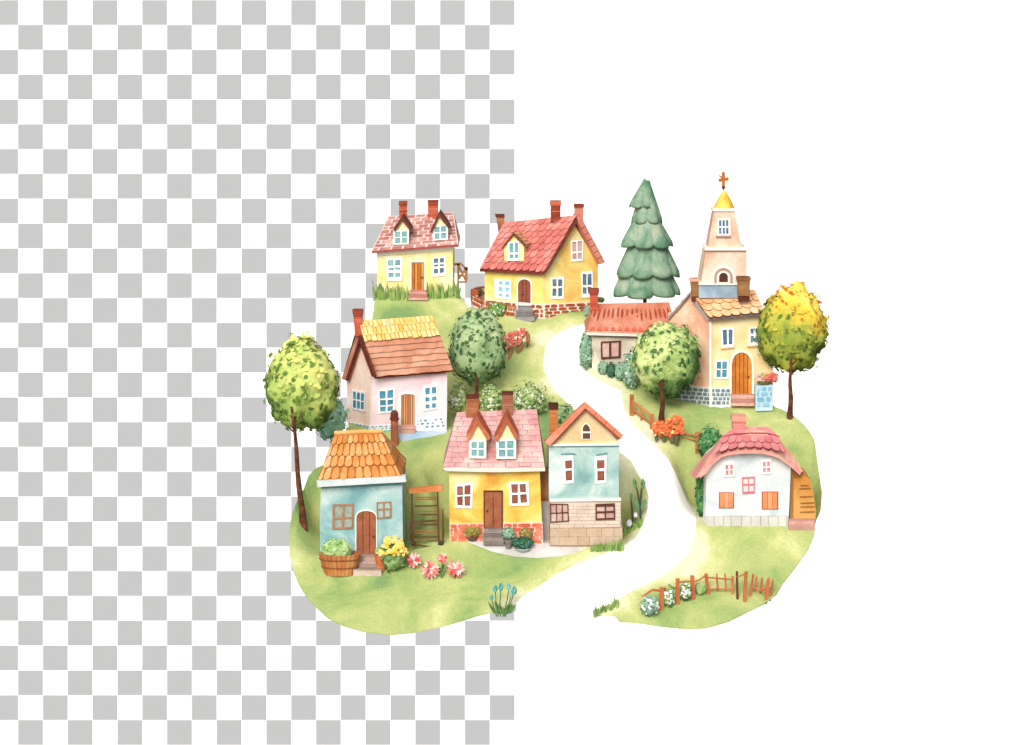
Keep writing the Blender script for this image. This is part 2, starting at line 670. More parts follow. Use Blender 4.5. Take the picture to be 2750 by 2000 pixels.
# ------------------------------------------------------------------ plants
def crown_mesh(c, a, b, h, nleaf, lsz, rnd, core_mi=0, leaf_mi=1, dark_mi=2, dark=0.10, lump=0.19, fr=2.9, egg=0.0, tintf=None, seed=0.0, ragged=0.03, core=0.96, dabs=0):
    mb = MB()
    c = Vector(c)

    def shape(d):
        k = 1 - egg * d.z                       # egg > 0: narrower at the top
        r = 1 + lump * noise.noise(d * fr + Vector((seed, seed * .7, 1))) + lump * .5 * noise.noise(d * fr * 2.7 + Vector((seed, 2, 1)))
        return Vector((d.x * a * k * r, d.y * b * k * r, d.z * h * r))

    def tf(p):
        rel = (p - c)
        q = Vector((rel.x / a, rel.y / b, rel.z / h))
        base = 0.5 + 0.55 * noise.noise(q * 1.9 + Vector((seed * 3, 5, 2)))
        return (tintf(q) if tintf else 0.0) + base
    nu, nv = 36, 24
    o = len(mb.v)
    for i in range(nv + 1):
        ph = pi * i / nv
        for k in range(nu):
            th = 2 * pi * k / nu
            d = Vector((sin(ph) * cos(th), sin(ph) * sin(th), cos(ph)))
            mb.v.append(c + shape(d) * core)
    for i in range(nv):
        for k in range(nu):
            k2 = (k + 1) % nu
            f = [o + i * nu + k, o + (i + 1) * nu + k, o + (i + 1) * nu + k2, o + i * nu + k2]
            mb.f.append(f); mb.m.append(core_mi)
            mb.t.append(tf(sum((mb.v[q] for q in f), Vector()) / 4))
    for i in range(nleaf):
        z = rnd.uniform(-1, 1)
        th = rnd.uniform(0, 2 * pi)
        r = sqrt(1 - z * z)
        d = Vector((r * cos(th), r * sin(th), z))
        k = core + rnd.random() ** 1.5 * (1 + ragged - core) + .01
        p = c + shape(d) * k
        nrm = (d + Vector((rnd.uniform(-.4, .4), rnd.uniform(-.4, .4), rnd.uniform(-.3, .5)))).normalized()
        L = lsz * rnd.uniform(.55, 1.25)
        isd = rnd.random() < dark
        tn = tf(p) + rnd.uniform(-.22, .22)
        mb.leaf(p, nrm, Vector((rnd.uniform(-1, 1), rnd.uniform(-1, 1), rnd.uniform(-.4, 1))), L, L * rnd.uniform(.45, .75), dark_mi if isd else leaf_mi, tn)
    # broad single leaves lying on the outside of the crown
    for i in range(int(dabs)):
        z = rnd.uniform(-.9, .95)
        th = rnd.uniform(0, 2 * pi)
        r = sqrt(1 - z * z)
        d = Vector((r * cos(th), r * sin(th), z))
        p = c + shape(d) * (1.0 + .035 * rnd.random())
        L = lsz * rnd.uniform(.65, 1.15)
        mb.leaf(p, d + Vector((rnd.uniform(-.2, .2), rnd.uniform(-.2, .2), .1)), Vector((rnd.uniform(-.6, 1), rnd.uniform(-.5, .5), rnd.uniform(.2, 1))), L, L * rnd.uniform(.5, .7), dark_mi, tf(p) + rnd.uniform(-.3, .3), bend=.1)
    return mb


def tree(name, label, base, cx, cy, rx, ry, mats, barkm, nleaf=1500, lsz=0.30, trunk_top=None, tw=0.16, seed=1.0, group=None, depth=0.8, limbs=4, bend=0.0, **kw):
    """tapered trunk with limbs up into a leafy crown"""
    B = onH(*base)
    s = pxm(B)
    C = onY(cx, cy, B.y)
    a, h = rx / s, ry / s / cos(PITCH)
    C = onY(cx, cy, B.y + 0.45 * a * depth)      # the trunk rises in front of the crown and sinks into it
    rnd = random.Random(int(seed * 31))
    root = thing(name, label, 'tree', B, group)
    mb = MB()
    T = onY(*(trunk_top or (cx, cy)), B.y)
    qz = (T.z - C.z) / h
    T.y = C.y - a * depth * sqrt(max(0.1, 1 - qz * qz)) * 1.0
    n = 9
    pts, rad = [], []
    for i in range(n + 1):
        u = i / n
        p = B.lerp(T, u) + Vector((bend * sin(u * pi) + 0.03 * sin(u * 9 + seed), 0.02 * sin(u * 7), 0))
        if i == 0:
            p.z -= 0.35
        pts.append(p)
        rad.append(tw * (1.35 if i == 0 else 1.0 - 0.62 * u) * (1 + .06 * sin(u * 23)))
    mb.tube(pts, rad, 10)
    for i in range(limbs):
        u = 0.86 + 0.1 * i / max(1, limbs - 1)
        k = min(n - 1, int(u * n))
        p = pts[k]
        sd = 1 if i % 2 else -1
        e = p + Vector((sd * a * rnd.uniform(.35, .6), rnd.uniform(-.5, .3) * a * .5, h * rnd.uniform(.35, .6)))
        e.y += .6 * a * depth
        m = p.lerp(e, .5) + Vector((sd * .1, 0, -.08))
        mb.tube([p, m, e], [rad[k] * .6, rad[k] * .38, rad[k] * .15], 6)
    mb.build('trunk', [barkm], root, smooth=True)
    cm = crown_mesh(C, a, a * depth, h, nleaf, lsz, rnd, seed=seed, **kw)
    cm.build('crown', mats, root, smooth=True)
    return root


def bush(name, label, base, px0, py0, px1, py1, mats, nleaf=350, lsz=0.2, seed=1.0, cat='bush', group=None, flowers=None, nf=40, fsz=0.12, depth=0.75, stem=False, stem_to=None, stemm=None, **kw):
    B = onH(*base)
    s = pxm(B)
    C = onY((px0 + px1) / 2, (py0 + py1) / 2, B.y)
    a, h = (px1 - px0) / 2 / s, (py1 - py0) / 2 / s / cos(PITCH)
    rnd = random.Random(int(seed * 131))
    root = thing(name, label, cat, B, group)
    kw.setdefault('lump', 0.30)
    kw.setdefault('ragged', 0.14)
    kw.setdefault('core', 0.9)
    kw.setdefault('fr', 2.6)
    cm = crown_mesh(C, a, a * depth, h, nleaf, lsz, rnd, seed=seed, **kw)
    cm.build('foliage', mats, root, smooth=True)
    if stem:
        sb = MB()
        for k in range(3):
            sb.tube([B + Vector((0.05 * (k - 1), 0, -.2)), C + Vector((a * .4 * (k - 1), 0, 0))], [.05, .02], 6)
        sb.build('stem', [stemm or mats[-1]], root)
    if flowers:
        fb = MB()
        for i in range(nf):
            z = rnd.uniform(-.6, 1); th = rnd.uniform(pi * .95, 2.05 * pi)
            r = sqrt(max(0, 1 - z * z))
            d = Vector((r * cos(th), r * sin(th), z))
            p = C + Vector((d.x * a, d.y * a * depth, d.z * h)) * rnd.uniform(.92, 1.08)
            blossom(fb, p, (d + Vector((0, -.6, .2))).normalized(), fsz * rnd.uniform(.7, 1.25), rnd)
        fb.build('blossoms', flowers if isinstance(flowers, list) else [flowers], root)
    return root


def blossom(fb, p, nrm, r, rnd, mi=0, petals=5):
    nrm = Vector(nrm).normalized()
    a = nrm.orthogonal().normalized()
    b = nrm.cross(a)
    ph = rnd.uniform(0, 6)
    for k in range(petals):
        t = ph + 2 * pi * k / petals
        d = a * cos(t) + b * sin(t)
        fb.leaf(p + d * r * .5 + nrm * r * .15, nrm + d * .35, d, r * 1.05, r * .8, mi, rnd.random(), bend=.1)


def blades(mb, base_pts, hts, rnd, w=0.07, mi=0, lean=0.25):
    """pointed grass blades, each with a bend"""
    for p, h in zip(base_pts, hts):
        dx = rnd.uniform(-lean, lean) * h
        dy = rnd.uniform(-.2, .1) * h
        pw = w * rnd.uniform(.7, 1.3)
        th = rnd.uniform(-.5, .5)
        sd = Vector((cos(th), sin(th), 0)) * pw / 2
        p = Vector(p)
        m = p + Vector((dx * .35, dy * .35, h * .55))
        t = p + Vector((dx, dy, h))
        q = p - Vector((0, 0, .1))
        tn = rnd.random()
        bk = Vector((0, pw * .25, 0))
        mb.poly([q - sd, q + sd, m + sd * .8, m - sd * .8], mi, tn)
        mb.poly([m - sd * .8, m + sd * .8, t], mi, tn)
        mb.poly([q - sd, m - sd * .8, t, m + bk, q + bk], mi, tn)
        mb.poly([q + sd, m + sd * .8, t, m + bk, q + bk], mi, tn)

# ------------------------------------------------------------------ palettes
GRASS = wc('grass_wash', ['#8DB070', '#ABC476', '#C2D184', '#D3DC8E', '#E9EDA6', '#FAF9D2'], scale=0.33, wn=0.75, wt=1.0, grain=0.22, con=2.5, bump=.25, k=.74)
SOIL = wc('soil', ['#7A5B3C', '#9A7650'], scale=0.8)
PATHM = wc('pale_path', ['#FBFAF0', '#FFFFFA', '#FFFFFF'], scale=0.5, grain=0.015, k=0.95)
COURT = wc('grey_paving', ['#CFCAC4', '#DEDAD6', '#ECEAE8'], scale=0.7, grain=0.08)
BLUEPAVE = wc('blue_paving', ['#A9C2D8', '#BCD0DE', '#D2DFE6'], scale=0.7, grain=0.08)
WHITE = wc('white_paint', ['#F6F5F0', '#FFFFFF'], scale=2, grain=0.02, k=0.92)
CREAMW = wc('cream_white', ['#F6EFDD', '#FDF9EE'], scale=2, grain=0.03, k=0.9)
LINE = wc('dark_joint', ['#6B3A2C', '#7E4A38'], scale=3)
DKGLASS = wc('glass_edge', ['#3C6070', '#55788A'], scale=3)
GLASST = wc('glass_teal', ['#5E9FA6', '#83BAB8', '#A6CFCB'], scale=3, wn=.6, wt=.4, rough=.45)
GLASSB = wc('glass_blue', ['#2F86A8', '#4A9CB9', '#6DB4C6'], scale=3, wn=.6, wt=.4, rough=.45)
GLASSSKY = wc('glass_sky', ['#6CBEDD', '#8FD0E6', '#A9DCEC'], scale=3, wn=.6, wt=.4, rough=.45)
GLASSN = wc('glass_navy', ['#3E5F7C', '#5E7F98', '#86A2B0'], scale=3, wn=.6, wt=.4, rough=.45)
GLASSBR = wc('glass_brown', ['#8C4B3C', '#A2604D', '#B4776A'], scale=3, wn=.6, wt=.4, rough=.5)
GLASSPK = wc('glass_rose', ['#C79A94', '#D8B3A8', '#E5CBC0'], scale=3, wn=.6, wt=.4, rough=.5)
GLASSGY = wc('glass_grey', ['#93A093', '#A9B3A4', '#BDC4B4'], scale=3, wn=.6, wt=.4, rough=.5)
BROWNF = wc('brown_frame', ['#5A3428', '#6F4434'], scale=3)
BARK = wc('bark', ['#4A2B20', '#69402D', '#87573C'], scale=2.5, grain=.2)
STEPPK = wc('pink_step_stone', ['#C98F82', '#DDAA9B', '#EBC6B8'], scale=2, wn=.5, wt=.5)
STEPGY = wc('grey_step_stone', ['#8B7F79', '#A69B94', '#BDB3AB'], scale=2, wn=.5, wt=.5)
STEPBR = wc('beige_step_stone', ['#B39483', '#CDB1A0', '#E4D2C6'], scale=2, wn=.5, wt=.5)
BRICK = wc('red_brick', ['#B9503B', '#CC634A', '#DB7A5E'], scale=2, wn=.4, wt=.6)
BRICKD = wc('brick_dark_joint', ['#8A3A2C', '#9A4634'], scale=2)  # dark red-brown of the joints between brick courses
BRICKBR = wc('brown_brick', ['#9C5B3E', '#B0714E', '#C48A66'], scale=2, wn=.4, wt=.6)
SOOT = wc('sooty_cap', ['#5B3023', '#74412F'], scale=2)
CAPRED = wc('red_cap', ['#8F4030', '#A8523E'], scale=2)
PLANK = [wc('door_orange_a', ['#C9742F', '#DC8C3E'], scale=1.5), wc('door_orange_b', ['#D98A3A', '#E9A552'], scale=1.5), wc('door_orange_c', ['#BE6A32', '#D28240'], scale=1.5)]
PLANKB = [wc('door_brown_a', ['#9A5A40', '#B3704F'], scale=1.5), wc('door_brown_b', ['#B87A5A', '#C98F6C'], scale=1.5), wc('door_brown_c', ['#8A4C36', '#A56247'], scale=1.5)]

# ------------------------------------------------------------------ backdrop: white wall, its left part chequered grey
BACK = 250.0
BW = flat('backdrop_white', (0.97, 0.97, 0.97))
BGREY = flat('backdrop_grey', (0.384, 0.397, 0.408))


def bk(px, py, d=BACK):
    return CAMLOC + (AX_F + AX_R * ((px - 1375.0) / FPX) - AX_U * ((py - 1000.0) / FPX)) * d


CELL = 2000 / 30.0
XR = 1382.0
mb = MB()
for j in range(0, 44):
    for r in range(-14, 44):
        x1, x0 = XR - j * CELL, XR - (j + 1) * CELL
        mb.poly([bk(x0, r * CELL), bk(x1, r * CELL), bk(x1, (r + 1) * CELL), bk(x0, (r + 1) * CELL)], 1 if (r + j) % 2 == 0 else 0)
ra, rb = -14 * CELL, 44 * CELL
mb.poly([bk(XR, ra), bk(4400, ra), bk(4400, rb), bk(XR, rb)], 0)
fr = [bk(XR - 44 * CELL, ra), bk(4400, ra), bk(4400, rb), bk(XR - 44 * CELL, rb)]
mb.prism([p + AX_F * 0.05 for p in fr], AX_F * 0.6, 0)
o = mb.build('backdrop', [BW, BGREY])
tag(o, 'plain white backdrop wall with grey checks over its left half', None, kind='structure')

# ------------------------------------------------------------------ level pads cut for the houses
pad(1012, 1216, 795, 4.0)
pad(1300, 1600, 838, 4.6)
pad(950, 1200, 1152, 4.6)
pad(1655, 1790, 993, 3.6)
pad(1830, 2076, 1090, 4.4)
pad(1206, 1458, 1447, 4.2)
pad(1476, 1668, 1462, 4.0)
pad(861, 1081, 1494, 3.8)
pad(1895, 2188, 1409, 4.4)

# ------------------------------------------------------------------ ground and path
OUT = [(848, 1256), (829, 1275), (801, 1332), (783, 1383), (776, 1436), (777, 1484), (787, 1530), (801, 1567), (820, 1598), (847, 1629), (880, 1659), (925, 1680), (976, 1693), (1045, 1702), (1105, 1699), (1180, 1684), (1240, 1668), (1282, 1654), (1321, 1644), (1352, 1648),
       (1376, 1643), (1440, 1645), (1520, 1647), (1594, 1650), (1622, 1648), (1652, 1652), (1663, 1667), (1719, 1672), (1770, 1680), (1845, 1688), (1896, 1685), (1956, 1667), (2008, 1641), (2048, 1622), (2085, 1596), (2104, 1563), (2141, 1515), (2170, 1474), (2187, 1437), (2191, 1383), (2194, 1355), (2206, 1313), (2209, 1265), (2203, 1215), (2187, 1176), (2162, 1143), (2134, 1119), (2100, 1099), (2080, 1092), (2072, 1040), (2055, 960), (1990, 905), (1880, 900), (1835, 880), (1800, 838), (1760, 826), (1732, 822), (1680, 824), (1640, 822), (1622, 804), (1606, 790), (1590, 720), (1310, 720), (1300, 770), (1272, 800), (1260, 811), (1243, 797), (1236, 780), (1215, 762), (1205, 690), (1020, 690), (1010, 770), (1006, 804), (1001, 846), (990, 900), (945, 1050), (937, 1125), (930, 1140), (928, 1158), (945, 1180), (900, 1235)]
PATH = [(1352, 1648), (1382, 1621), (1400, 1604), (1419, 1589), (1440, 1576), (1493, 1541), (1548, 1515), (1604, 1494), (1652, 1474), (1685, 1456), (1707, 1430), (1724, 1404), (1738, 1375), (1742, 1333), (1732, 1291), (1716, 1263), (1693, 1235), (1665, 1216), (1610, 1165), (1541, 1097), (1500, 1060), (1476, 1027), (1463, 1003), (1459, 976), (1465, 935), (1482, 908), (1510, 889), (1541, 877), (1575, 866), (1605, 862),
        (1610, 900), (1580, 905), (1559, 930), (1557, 950), (1570, 987), (1586, 1007), (1616, 1023), (1644, 1037), (1669, 1048), (1672, 1075), (1676, 1099), (1698, 1137), (1732, 1168), (1774, 1210), (1813, 1249), (1846, 1280), (1863, 1316), (1870, 1355), (1870, 1397), (1865, 1440), (1852, 1485), (1819, 1515), (1770, 1548), (1715, 1578), (1667, 1602), (1622, 1630), (1594, 1650), (1520, 1647), (1440, 1645), (1376, 1643)]
COURTP = [(1206, 1425), (1235, 1446), (1272, 1462), (1320, 1481), (1380, 1494), (1440, 1498), (1510, 1492), (1560, 1478), (1586, 1461), (1600, 1440), (1600, 1395), (1206, 1395)]
BLUEP = [(1062, 1166), (1082, 1186), (1120, 1178), (1160, 1172), (1198, 1162), (1202, 1140), (1202, 1118), (1062, 1118)]


def smooth_loop(pts, k=2):
    out = [Vector((p[0], p[1], 0)) for p in pts]
    for _ in range(k):
        o = []
        n = len(out)
        for i in range(n):
            a, b = out[i], out[(i + 1) % n]
            o.append(a * .75 + b * .25)
            o.append(a * .25 + b * .75)
        out = o
    return [(p.x, p.y) for p in out]


def plan(pts):
    r = []
    for (x, y) in pts:
        g = onG(x, y)
        r.append((g.x, g.y))
    return r


def inside(p, poly):
    x, y = p
    c = False
    n = len(poly)
    j = n - 1
    for i in range(n):
        xi, yi = poly[i]; xj, yj = poly[j]
        if (yi > y) != (yj > y) and x < (xj - xi) * (y - yi) / (yj - yi) + xi:
            c = not c
        j = i
    return c


def dist_poly(p, poly):
    x, y = p
    best = 1e9
    n = len(poly)
    for i in range(n):
        ax, ay = poly[i]; bx, by = poly[(i + 1) % n]
        dx, dy = bx - ax, by - ay
        L = dx * dx + dy * dy
        u = 0 if L == 0 else max(0, min(1, ((x - ax) * dx + (y - ay) * dy) / L))
        best = min(best, (x - ax - u * dx) ** 2 + (y - ay - u * dy) ** 2)
    return sqrt(best)


def dense(poly, step=0.5):
    o = []
    n = len(poly)
    for i in range(n):
        a, b = poly[i], poly[(i + 1) % n]
        k = max(1, int(math.hypot(b[0] - a[0], b[1] - a[1]) / step))
        for q in range(k):
            o.append((a[0] + (b[0] - a[0]) * q / k, a[1] + (b[1] - a[1]) * q / k))
    return o


def clean(poly, eps=0.06):
    o = [poly[0]]
    for p in poly[1:]:
        if math.hypot(p[0] - o[-1][0], p[1] - o[-1][1]) > eps:
            o.append(p)
    return o


P_OUT = dense(clean(plan(OUT)))
P_PATH = dense(clean(plan(PATH)))
P_COURT = dense(clean(plan(COURTP)))
P_BLUE = dense(clean(plan(BLUEP)))
pts, edges = [], []
for poly in (P_OUT, P_PATH, P_COURT, P_BLUE):
    o0 = len(pts)
    pts += [Vector(p) for p in poly]
    edges += [(o0 + i, o0 + (i + 1) % len(poly)) for i in range(len(poly))]
xs = [p[0] for p in P_OUT]; ys = [p[1] for p in P_OUT]
gs = 0.36
gx = min(xs)
row = 0
while gx < max(xs):
    gy = min(ys) + (gs / 2 if row % 2 else 0)
    while gy < max(ys):
        if inside((gx, gy), P_OUT) and min(dist_poly((gx, gy), q) for q in (P_OUT, P_PATH)) > 0.14:
            pts.append(Vector((gx + random.uniform(-.06, .06), gy + random.uniform(-.06, .06))))
        gy += gs
    gx += gs
    row += 1
V, E, F, *_ = delaunay_2d_cdt(pts, edges, [], 0, 1e-4)
V = [(v.x, v.y) for v in V]
cls = []
tri = []
for f in F:
    c = (sum(V[i][0] for i in f) / len(f), sum(V[i][1] for i in f) / len(f))
    if not inside(c, P_OUT):
        continue
    k = 1 if inside(c, P_PATH) else (2 if inside(c, P_COURT) else (3 if inside(c, P_BLUE) else 0))
    tri.append(list(f)); cls.append(k)
edge_count = {}
for f, k in zip(tri, cls):
    for i in range(len(f)):
        a, b = f[i], f[(i + 1) % len(f)]
        edge_count.setdefault((min(a, b), max(a, b)), []).append((a, b, k))
used = sorted(set(i for f in tri for i in f))
db = {i: dist_poly(V[i], P_OUT) for i in used}
dp = {i: dist_poly(V[i], P_PATH) for i in used}
TOP = {i: Vector((V[i][0], V[i][1], hz(*V[i]))) for i in used}
BOT = {i: TOP[i] - Vector((0, 0, 0.05 + min(3.2, 0.5 * db[i]))) for i in used}


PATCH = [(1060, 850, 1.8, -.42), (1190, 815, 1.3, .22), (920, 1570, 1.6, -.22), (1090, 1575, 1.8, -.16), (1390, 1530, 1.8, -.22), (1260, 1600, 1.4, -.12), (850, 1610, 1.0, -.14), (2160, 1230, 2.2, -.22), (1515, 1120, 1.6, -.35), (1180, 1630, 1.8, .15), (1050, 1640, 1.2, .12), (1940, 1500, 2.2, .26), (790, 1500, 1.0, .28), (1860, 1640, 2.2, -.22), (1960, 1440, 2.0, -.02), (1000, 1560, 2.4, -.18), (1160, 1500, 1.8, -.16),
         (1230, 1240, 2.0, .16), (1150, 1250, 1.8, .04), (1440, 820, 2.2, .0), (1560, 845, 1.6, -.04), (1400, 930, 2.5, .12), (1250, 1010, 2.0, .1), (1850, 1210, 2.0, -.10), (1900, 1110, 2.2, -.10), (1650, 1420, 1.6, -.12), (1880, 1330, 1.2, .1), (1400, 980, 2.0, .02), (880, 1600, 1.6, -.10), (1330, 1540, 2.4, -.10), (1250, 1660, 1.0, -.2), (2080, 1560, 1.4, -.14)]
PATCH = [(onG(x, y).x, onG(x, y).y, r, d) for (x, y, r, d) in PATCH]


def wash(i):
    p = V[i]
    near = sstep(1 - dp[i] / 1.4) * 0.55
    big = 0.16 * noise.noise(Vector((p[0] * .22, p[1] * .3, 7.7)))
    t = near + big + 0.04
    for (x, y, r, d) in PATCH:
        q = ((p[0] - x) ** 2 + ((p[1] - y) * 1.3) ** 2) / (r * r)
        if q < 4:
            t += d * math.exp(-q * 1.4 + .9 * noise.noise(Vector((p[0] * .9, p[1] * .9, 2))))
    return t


SET = {}
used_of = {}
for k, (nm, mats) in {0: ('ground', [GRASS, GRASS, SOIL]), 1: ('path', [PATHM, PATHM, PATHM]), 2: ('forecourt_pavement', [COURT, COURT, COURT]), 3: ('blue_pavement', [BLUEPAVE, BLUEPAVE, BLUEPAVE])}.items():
    mb = MB()
    idx = {}
    vt = []
    used_of[k] = {}

    def vi(key, i):
        if (key, i) not in idx:
            idx[(key, i)] = len(mb.v)
            mb.v.append(TOP[i] if key in 'ts' else BOT[i])
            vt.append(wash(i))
            used_of[k][idx[(key, i)]] = i
        return idx[(key, i)]
    for f, c in zip(tri, cls):
        if c == k:
            mb.f.append([vi('t', i) for i in f]); mb.m.append(0); mb.t.append(0)
            mb.f.append([vi('b', i) for i in reversed(f)]); mb.m.append(2); mb.t.append(0)
    for key, lst in edge_count.items():
        if len(lst) == 1 and lst[0][2] == k:
            a, b, _ = lst[0]
            mb.f.append([vi('s', a), vi('s', b), vi('u', b), vi('u', a)]); mb.m.append(1); mb.t.append(0)
    ob = mb.build(nm, mats, smooth=False)
    at = ob.data.attributes.get('tint')
    ob.data.attributes.remove(at)
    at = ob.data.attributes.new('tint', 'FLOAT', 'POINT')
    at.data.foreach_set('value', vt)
    ob.data.polygons.foreach_set('use_smooth', [m == 0 and all(db[used_of[k].get(i, used[0])] > 1e-3 for i in f) for m, f in zip(mb.m, mb.f)])
    tag(ob, {0: 'yellow green grassy hillside carrying the whole village', 1: 'winding white path climbing between the houses', 2: 'pale grey paved forecourt before the orange and tall blue houses', 3: 'pale blue pavement strip before the pink house door'}[k], None, kind='structure')
    SET[nm] = ob


# ------------------------------------------------------------------ house helpers
def gy(px, py):
    return onG(px, py).y


def body(parent, pts, face, depth, mat, name='wall', extra=None):
    """wall mass: the facade polygon carried back `depth`"""
    mb = MB()
    fprism(mb, pts, face, 0, depth, 0)
    if extra:
        extra(mb)
    return mb.build(name, [mat] if not isinstance(mat, list) else mat, parent)


def gable_front_roof(parent, ridgeL, ridgeR, eaveR, eaveL, Yf, depth, under, tmat, emat, rows, cols, style, eave=0.35, name='roof', thick=0.14, **kw):
    """roof whose ridge runs across the view; front slope tiled, rear slope and ends closed"""
    Yr = Yf + depth / 2
    RL, RR = onY(*ridgeL, Yr), onY(*ridgeR, Yr)
    ER, EL = onY(*eaveR, Yf - eave), onY(*eaveL, Yf - eave)

    def back(e, r):
        return Vector((e.x, 2 * Yr - e.y, e.z))
    BL, BR = back(EL, RL), back(ER, RR)
    mb = MB()
    mb.add([EL, ER, RR, RL, BR, BL], [[0, 1, 2, 3], [5, 3, 2, 4], [0, 3, 5], [1, 4, 2], [0, 5, 4, 1]], 2)
    # thickness at the eave
    d = Vector((0, 0, -thick))
    mb.prism([EL, ER, BR, BL], d, 1)
    tiles(mb, (RL, RR, ER, EL), rows, cols, style, 0, 1, **kw)
    kw2 = dict(kw)
    tiles(mb, (RR, RL, BL, BR), rows, cols, style, 0, 1, **kw2)
    for (e, r, b) in ((EL, RL, BL), (ER, RR, BR)):
        r2 = r + Vector((0.01, 0, 0))
        q = (r, r2, b, e) if e is EL else (r, r2, e, b)
        tiles(mb, q, rows, max(4, int(cols * .5)), style, 0, 1, **kw)
    o = mb.build(name, [tmat, emat, under], parent)
    return o, (RL, RR, ER, EL)


def on_slope(px, py, quad):
    n = (quad[1] - quad[0]).cross(quad[3] - quad[0]).normalized()
    return onP(px, py, quad[0], n)


def dormer(parent, slope, wall_px, apex, lend, rend, base_py, wallm, bandm, th=8, depth=1.9, win=None, fm=None, pm=None, lm=None, cols=2, rows=2, sash=None, drop=4, **kw):
    """gabled dormer standing out of the roof slope"""
    mid = (wall_px[0] + wall_px[1]) / 2
    p = on_slope(mid, base_py, slope)
    f = Face((0, p.y - 0.12, 0))
    x0, x1 = wall_px
    ytop = (lend[1] + rend[1]) / 2
    mb = MB()
    ap = (apex[0], apex[1] + th * .8)
    fprism(mb, [(x0, base_py), (x0, ytop), ap, (x1, ytop), (x1, base_py)], f, 0, depth, 0)
    d = mb.build('dormer', [wallm], parent)
    rb = MB()
    for e, sgn in ((lend, -1), (rend, 1)):
        pts = [apex, e, (e[0] - sgn * th * .55, e[1] + th * .75), (apex[0], apex[1] + th * 1.35)]
        if sgn > 0:
            pts = pts[::-1]
        fprism(rb, pts, f, 0.16 + .004 * sgn, depth + .2, 0)
    rb.build('dormer_roof', [bandm], d)
    if win:
        wf = window(d, f, win, cols, rows, fm, pm, lm, proud=0.06, sub=None, wob=0, **kw)
        # the panes belong to the window of the dormer: keep them in the window mesh
        add_panes(wf, f, win, cols, rows, pm, lm, **kw)
    return d, f


def add_panes(wf, face, r, cols, rows, pm, lm, mx=0.13, my=0.10, gx=0.11, gy=0.08, **kw):
    q = quadpx(r)
    cs = cols if isinstance(cols, list) else spans(cols, mx, gx)
    rs = rows if isinstance(rows, list) else spans(rows, my, gy)
    me = wf.data
    base = Vector(wf['_w'])
    vs = [tuple(v.co) for v in me.vertices]
    fs = [list(p.vertices) for p in me.polygons]
    mi = [p.material_index for p in me.polygons]
    for a, b in cs:
        for c, d in rs:
            pts = [face(*lerp2(q, s, t), 0.022) - base for s, t in ((a - .02, c - .02), (b + .02, c - .02), (b + .02, d + .02), (a - .02, d + .02))]
            ctr = sum(pts, Vector()) / 4
            ins = [p + (ctr - p) * 0.2 for p in pts]
            o = len(vs)
            vs += [tuple(p) for p in pts + ins]
            fs.append([o + 4, o + 5, o + 6, o + 7]); mi.append(2)
            for k in range(4):
                k2 = (k + 1) % 4
                fs.append([o + k, o + k2, o + 4 + k2, o + 4 + k]); mi.append(3)
    m2 = bpy.data.meshes.new('window')
    m2.from_pydata(vs, [], fs)
    for m in list(me.materials) + [pm, lm or pm]:
        m2.materials.append(m)
    m2.polygons.foreach_set('material_index', mi)
    at = m2.attributes.new('tint', 'FLOAT', 'FACE')
    at.data.foreach_set('value', [0.4] * len(fs))
    wf.data = m2


# ================================================================== cottage, far left, pale yellow
H1W = wc('pale_yellow_plaster', ['#F2DF86', '#F6EAA2', '#FAF3C2', '#FDF9DE'], scale=0.5)
H1R = wc('rose_brick_tile', ['#A55E5A', '#B66F69', '#C4827A', '#D1978D', '#E0B6AB'], scale=1.2, wn=.45, wt=.6)
H1U = wc('chalky_joint', ['#EACFC6', '#F4E0D8'], scale=2)
DARKBAND = wc('dark_brown_band', ['#6A382E', '#854A3C'], scale=2)
Y = gy(1110, 797)
F1 = Face((0, Y, 0))
h = thing('cottage', 'pale yellow cottage with mottled rose roof, two dormers and two chimneys on the hilltop', 'house', onG(1110, 797))
D1 = 3.6
body(h, [(1013, 815), (1012, 668), (1216, 658), (1216, 805)], F1, D1, H1W)
roof, S1 = gable_front_roof(h, (1043, 580), (1218, 569), (1231, 657), (998, 674), Y, D1, H1U, H1R, H1U, 10, 7, 'rect', gap=.15, lift=.03, jit=.30, over=-.17)
fb = MB()
fprism(fb, [(1014, 677), (1014, 686), (1217, 671), (1217, 661)], F1, 0.10, 0.12, 0)
fprism(fb, [(998, 674), (998, 679), (1231, 661), (1231, 656)], F1, 0.43, 0.08, 1)
fb.build('fascia', [CREAMW, wc('rose_eave', ['#9E4A44', '#B4605A'])], h)
chimney(h, 1072, 541, 1092, 584, Y + D1 / 2, [BRICK, BRICKD, CAPRED], caps=((.0, .17, 1.2), (.19, .24, .8), (.58, .63, .8)))
chimney(h, 1149, 539, 1176, 576, Y + D1 / 2, [BRICK, BRICKD, CAPRED], caps=((.0, .10, 1.0), (.24, .31, .8)))
dormer(h, S1, (1058, 1098), (1080, 581), (1056, 616), (1106, 614), 657, H1W, DARKBAND, th=8, win=[(1056, 619), (1098, 617), (1098, 655), (1056, 657)], fm=WHITE, pm=GLASST, lm=DKGLASS)
dormer(h, S1, (1162, 1203), (1179, 570), (1156, 620), (1209, 608), 645, H1W, DARKBAND, th=8, win=[(1162, 606), (1203, 602), (1203, 643), (1162, 646)], fm=WHITE, pm=GLASST, lm=DKGLASS)
window(h, F1, [(1037, 690), (1081, 689), (1080, 753), (1039, 755)], 2, [(.15, .36), (.46, .54), (.66, .84)], WHITE, GLASST, DKGLASS)
window(h, F1, [(1161, 691), (1197, 688), (1196, 740), (1161, 743)], 2, [(.08, .30), (.40, .50), (.60, .84)], WHITE, GLASSN, DKGLASS)
door(h, F1, 1105, 704, 1139, 781, 4, PLANK, LINE, surround=CREAMW, sw=4, handle=(1134, 745, BROWNF))
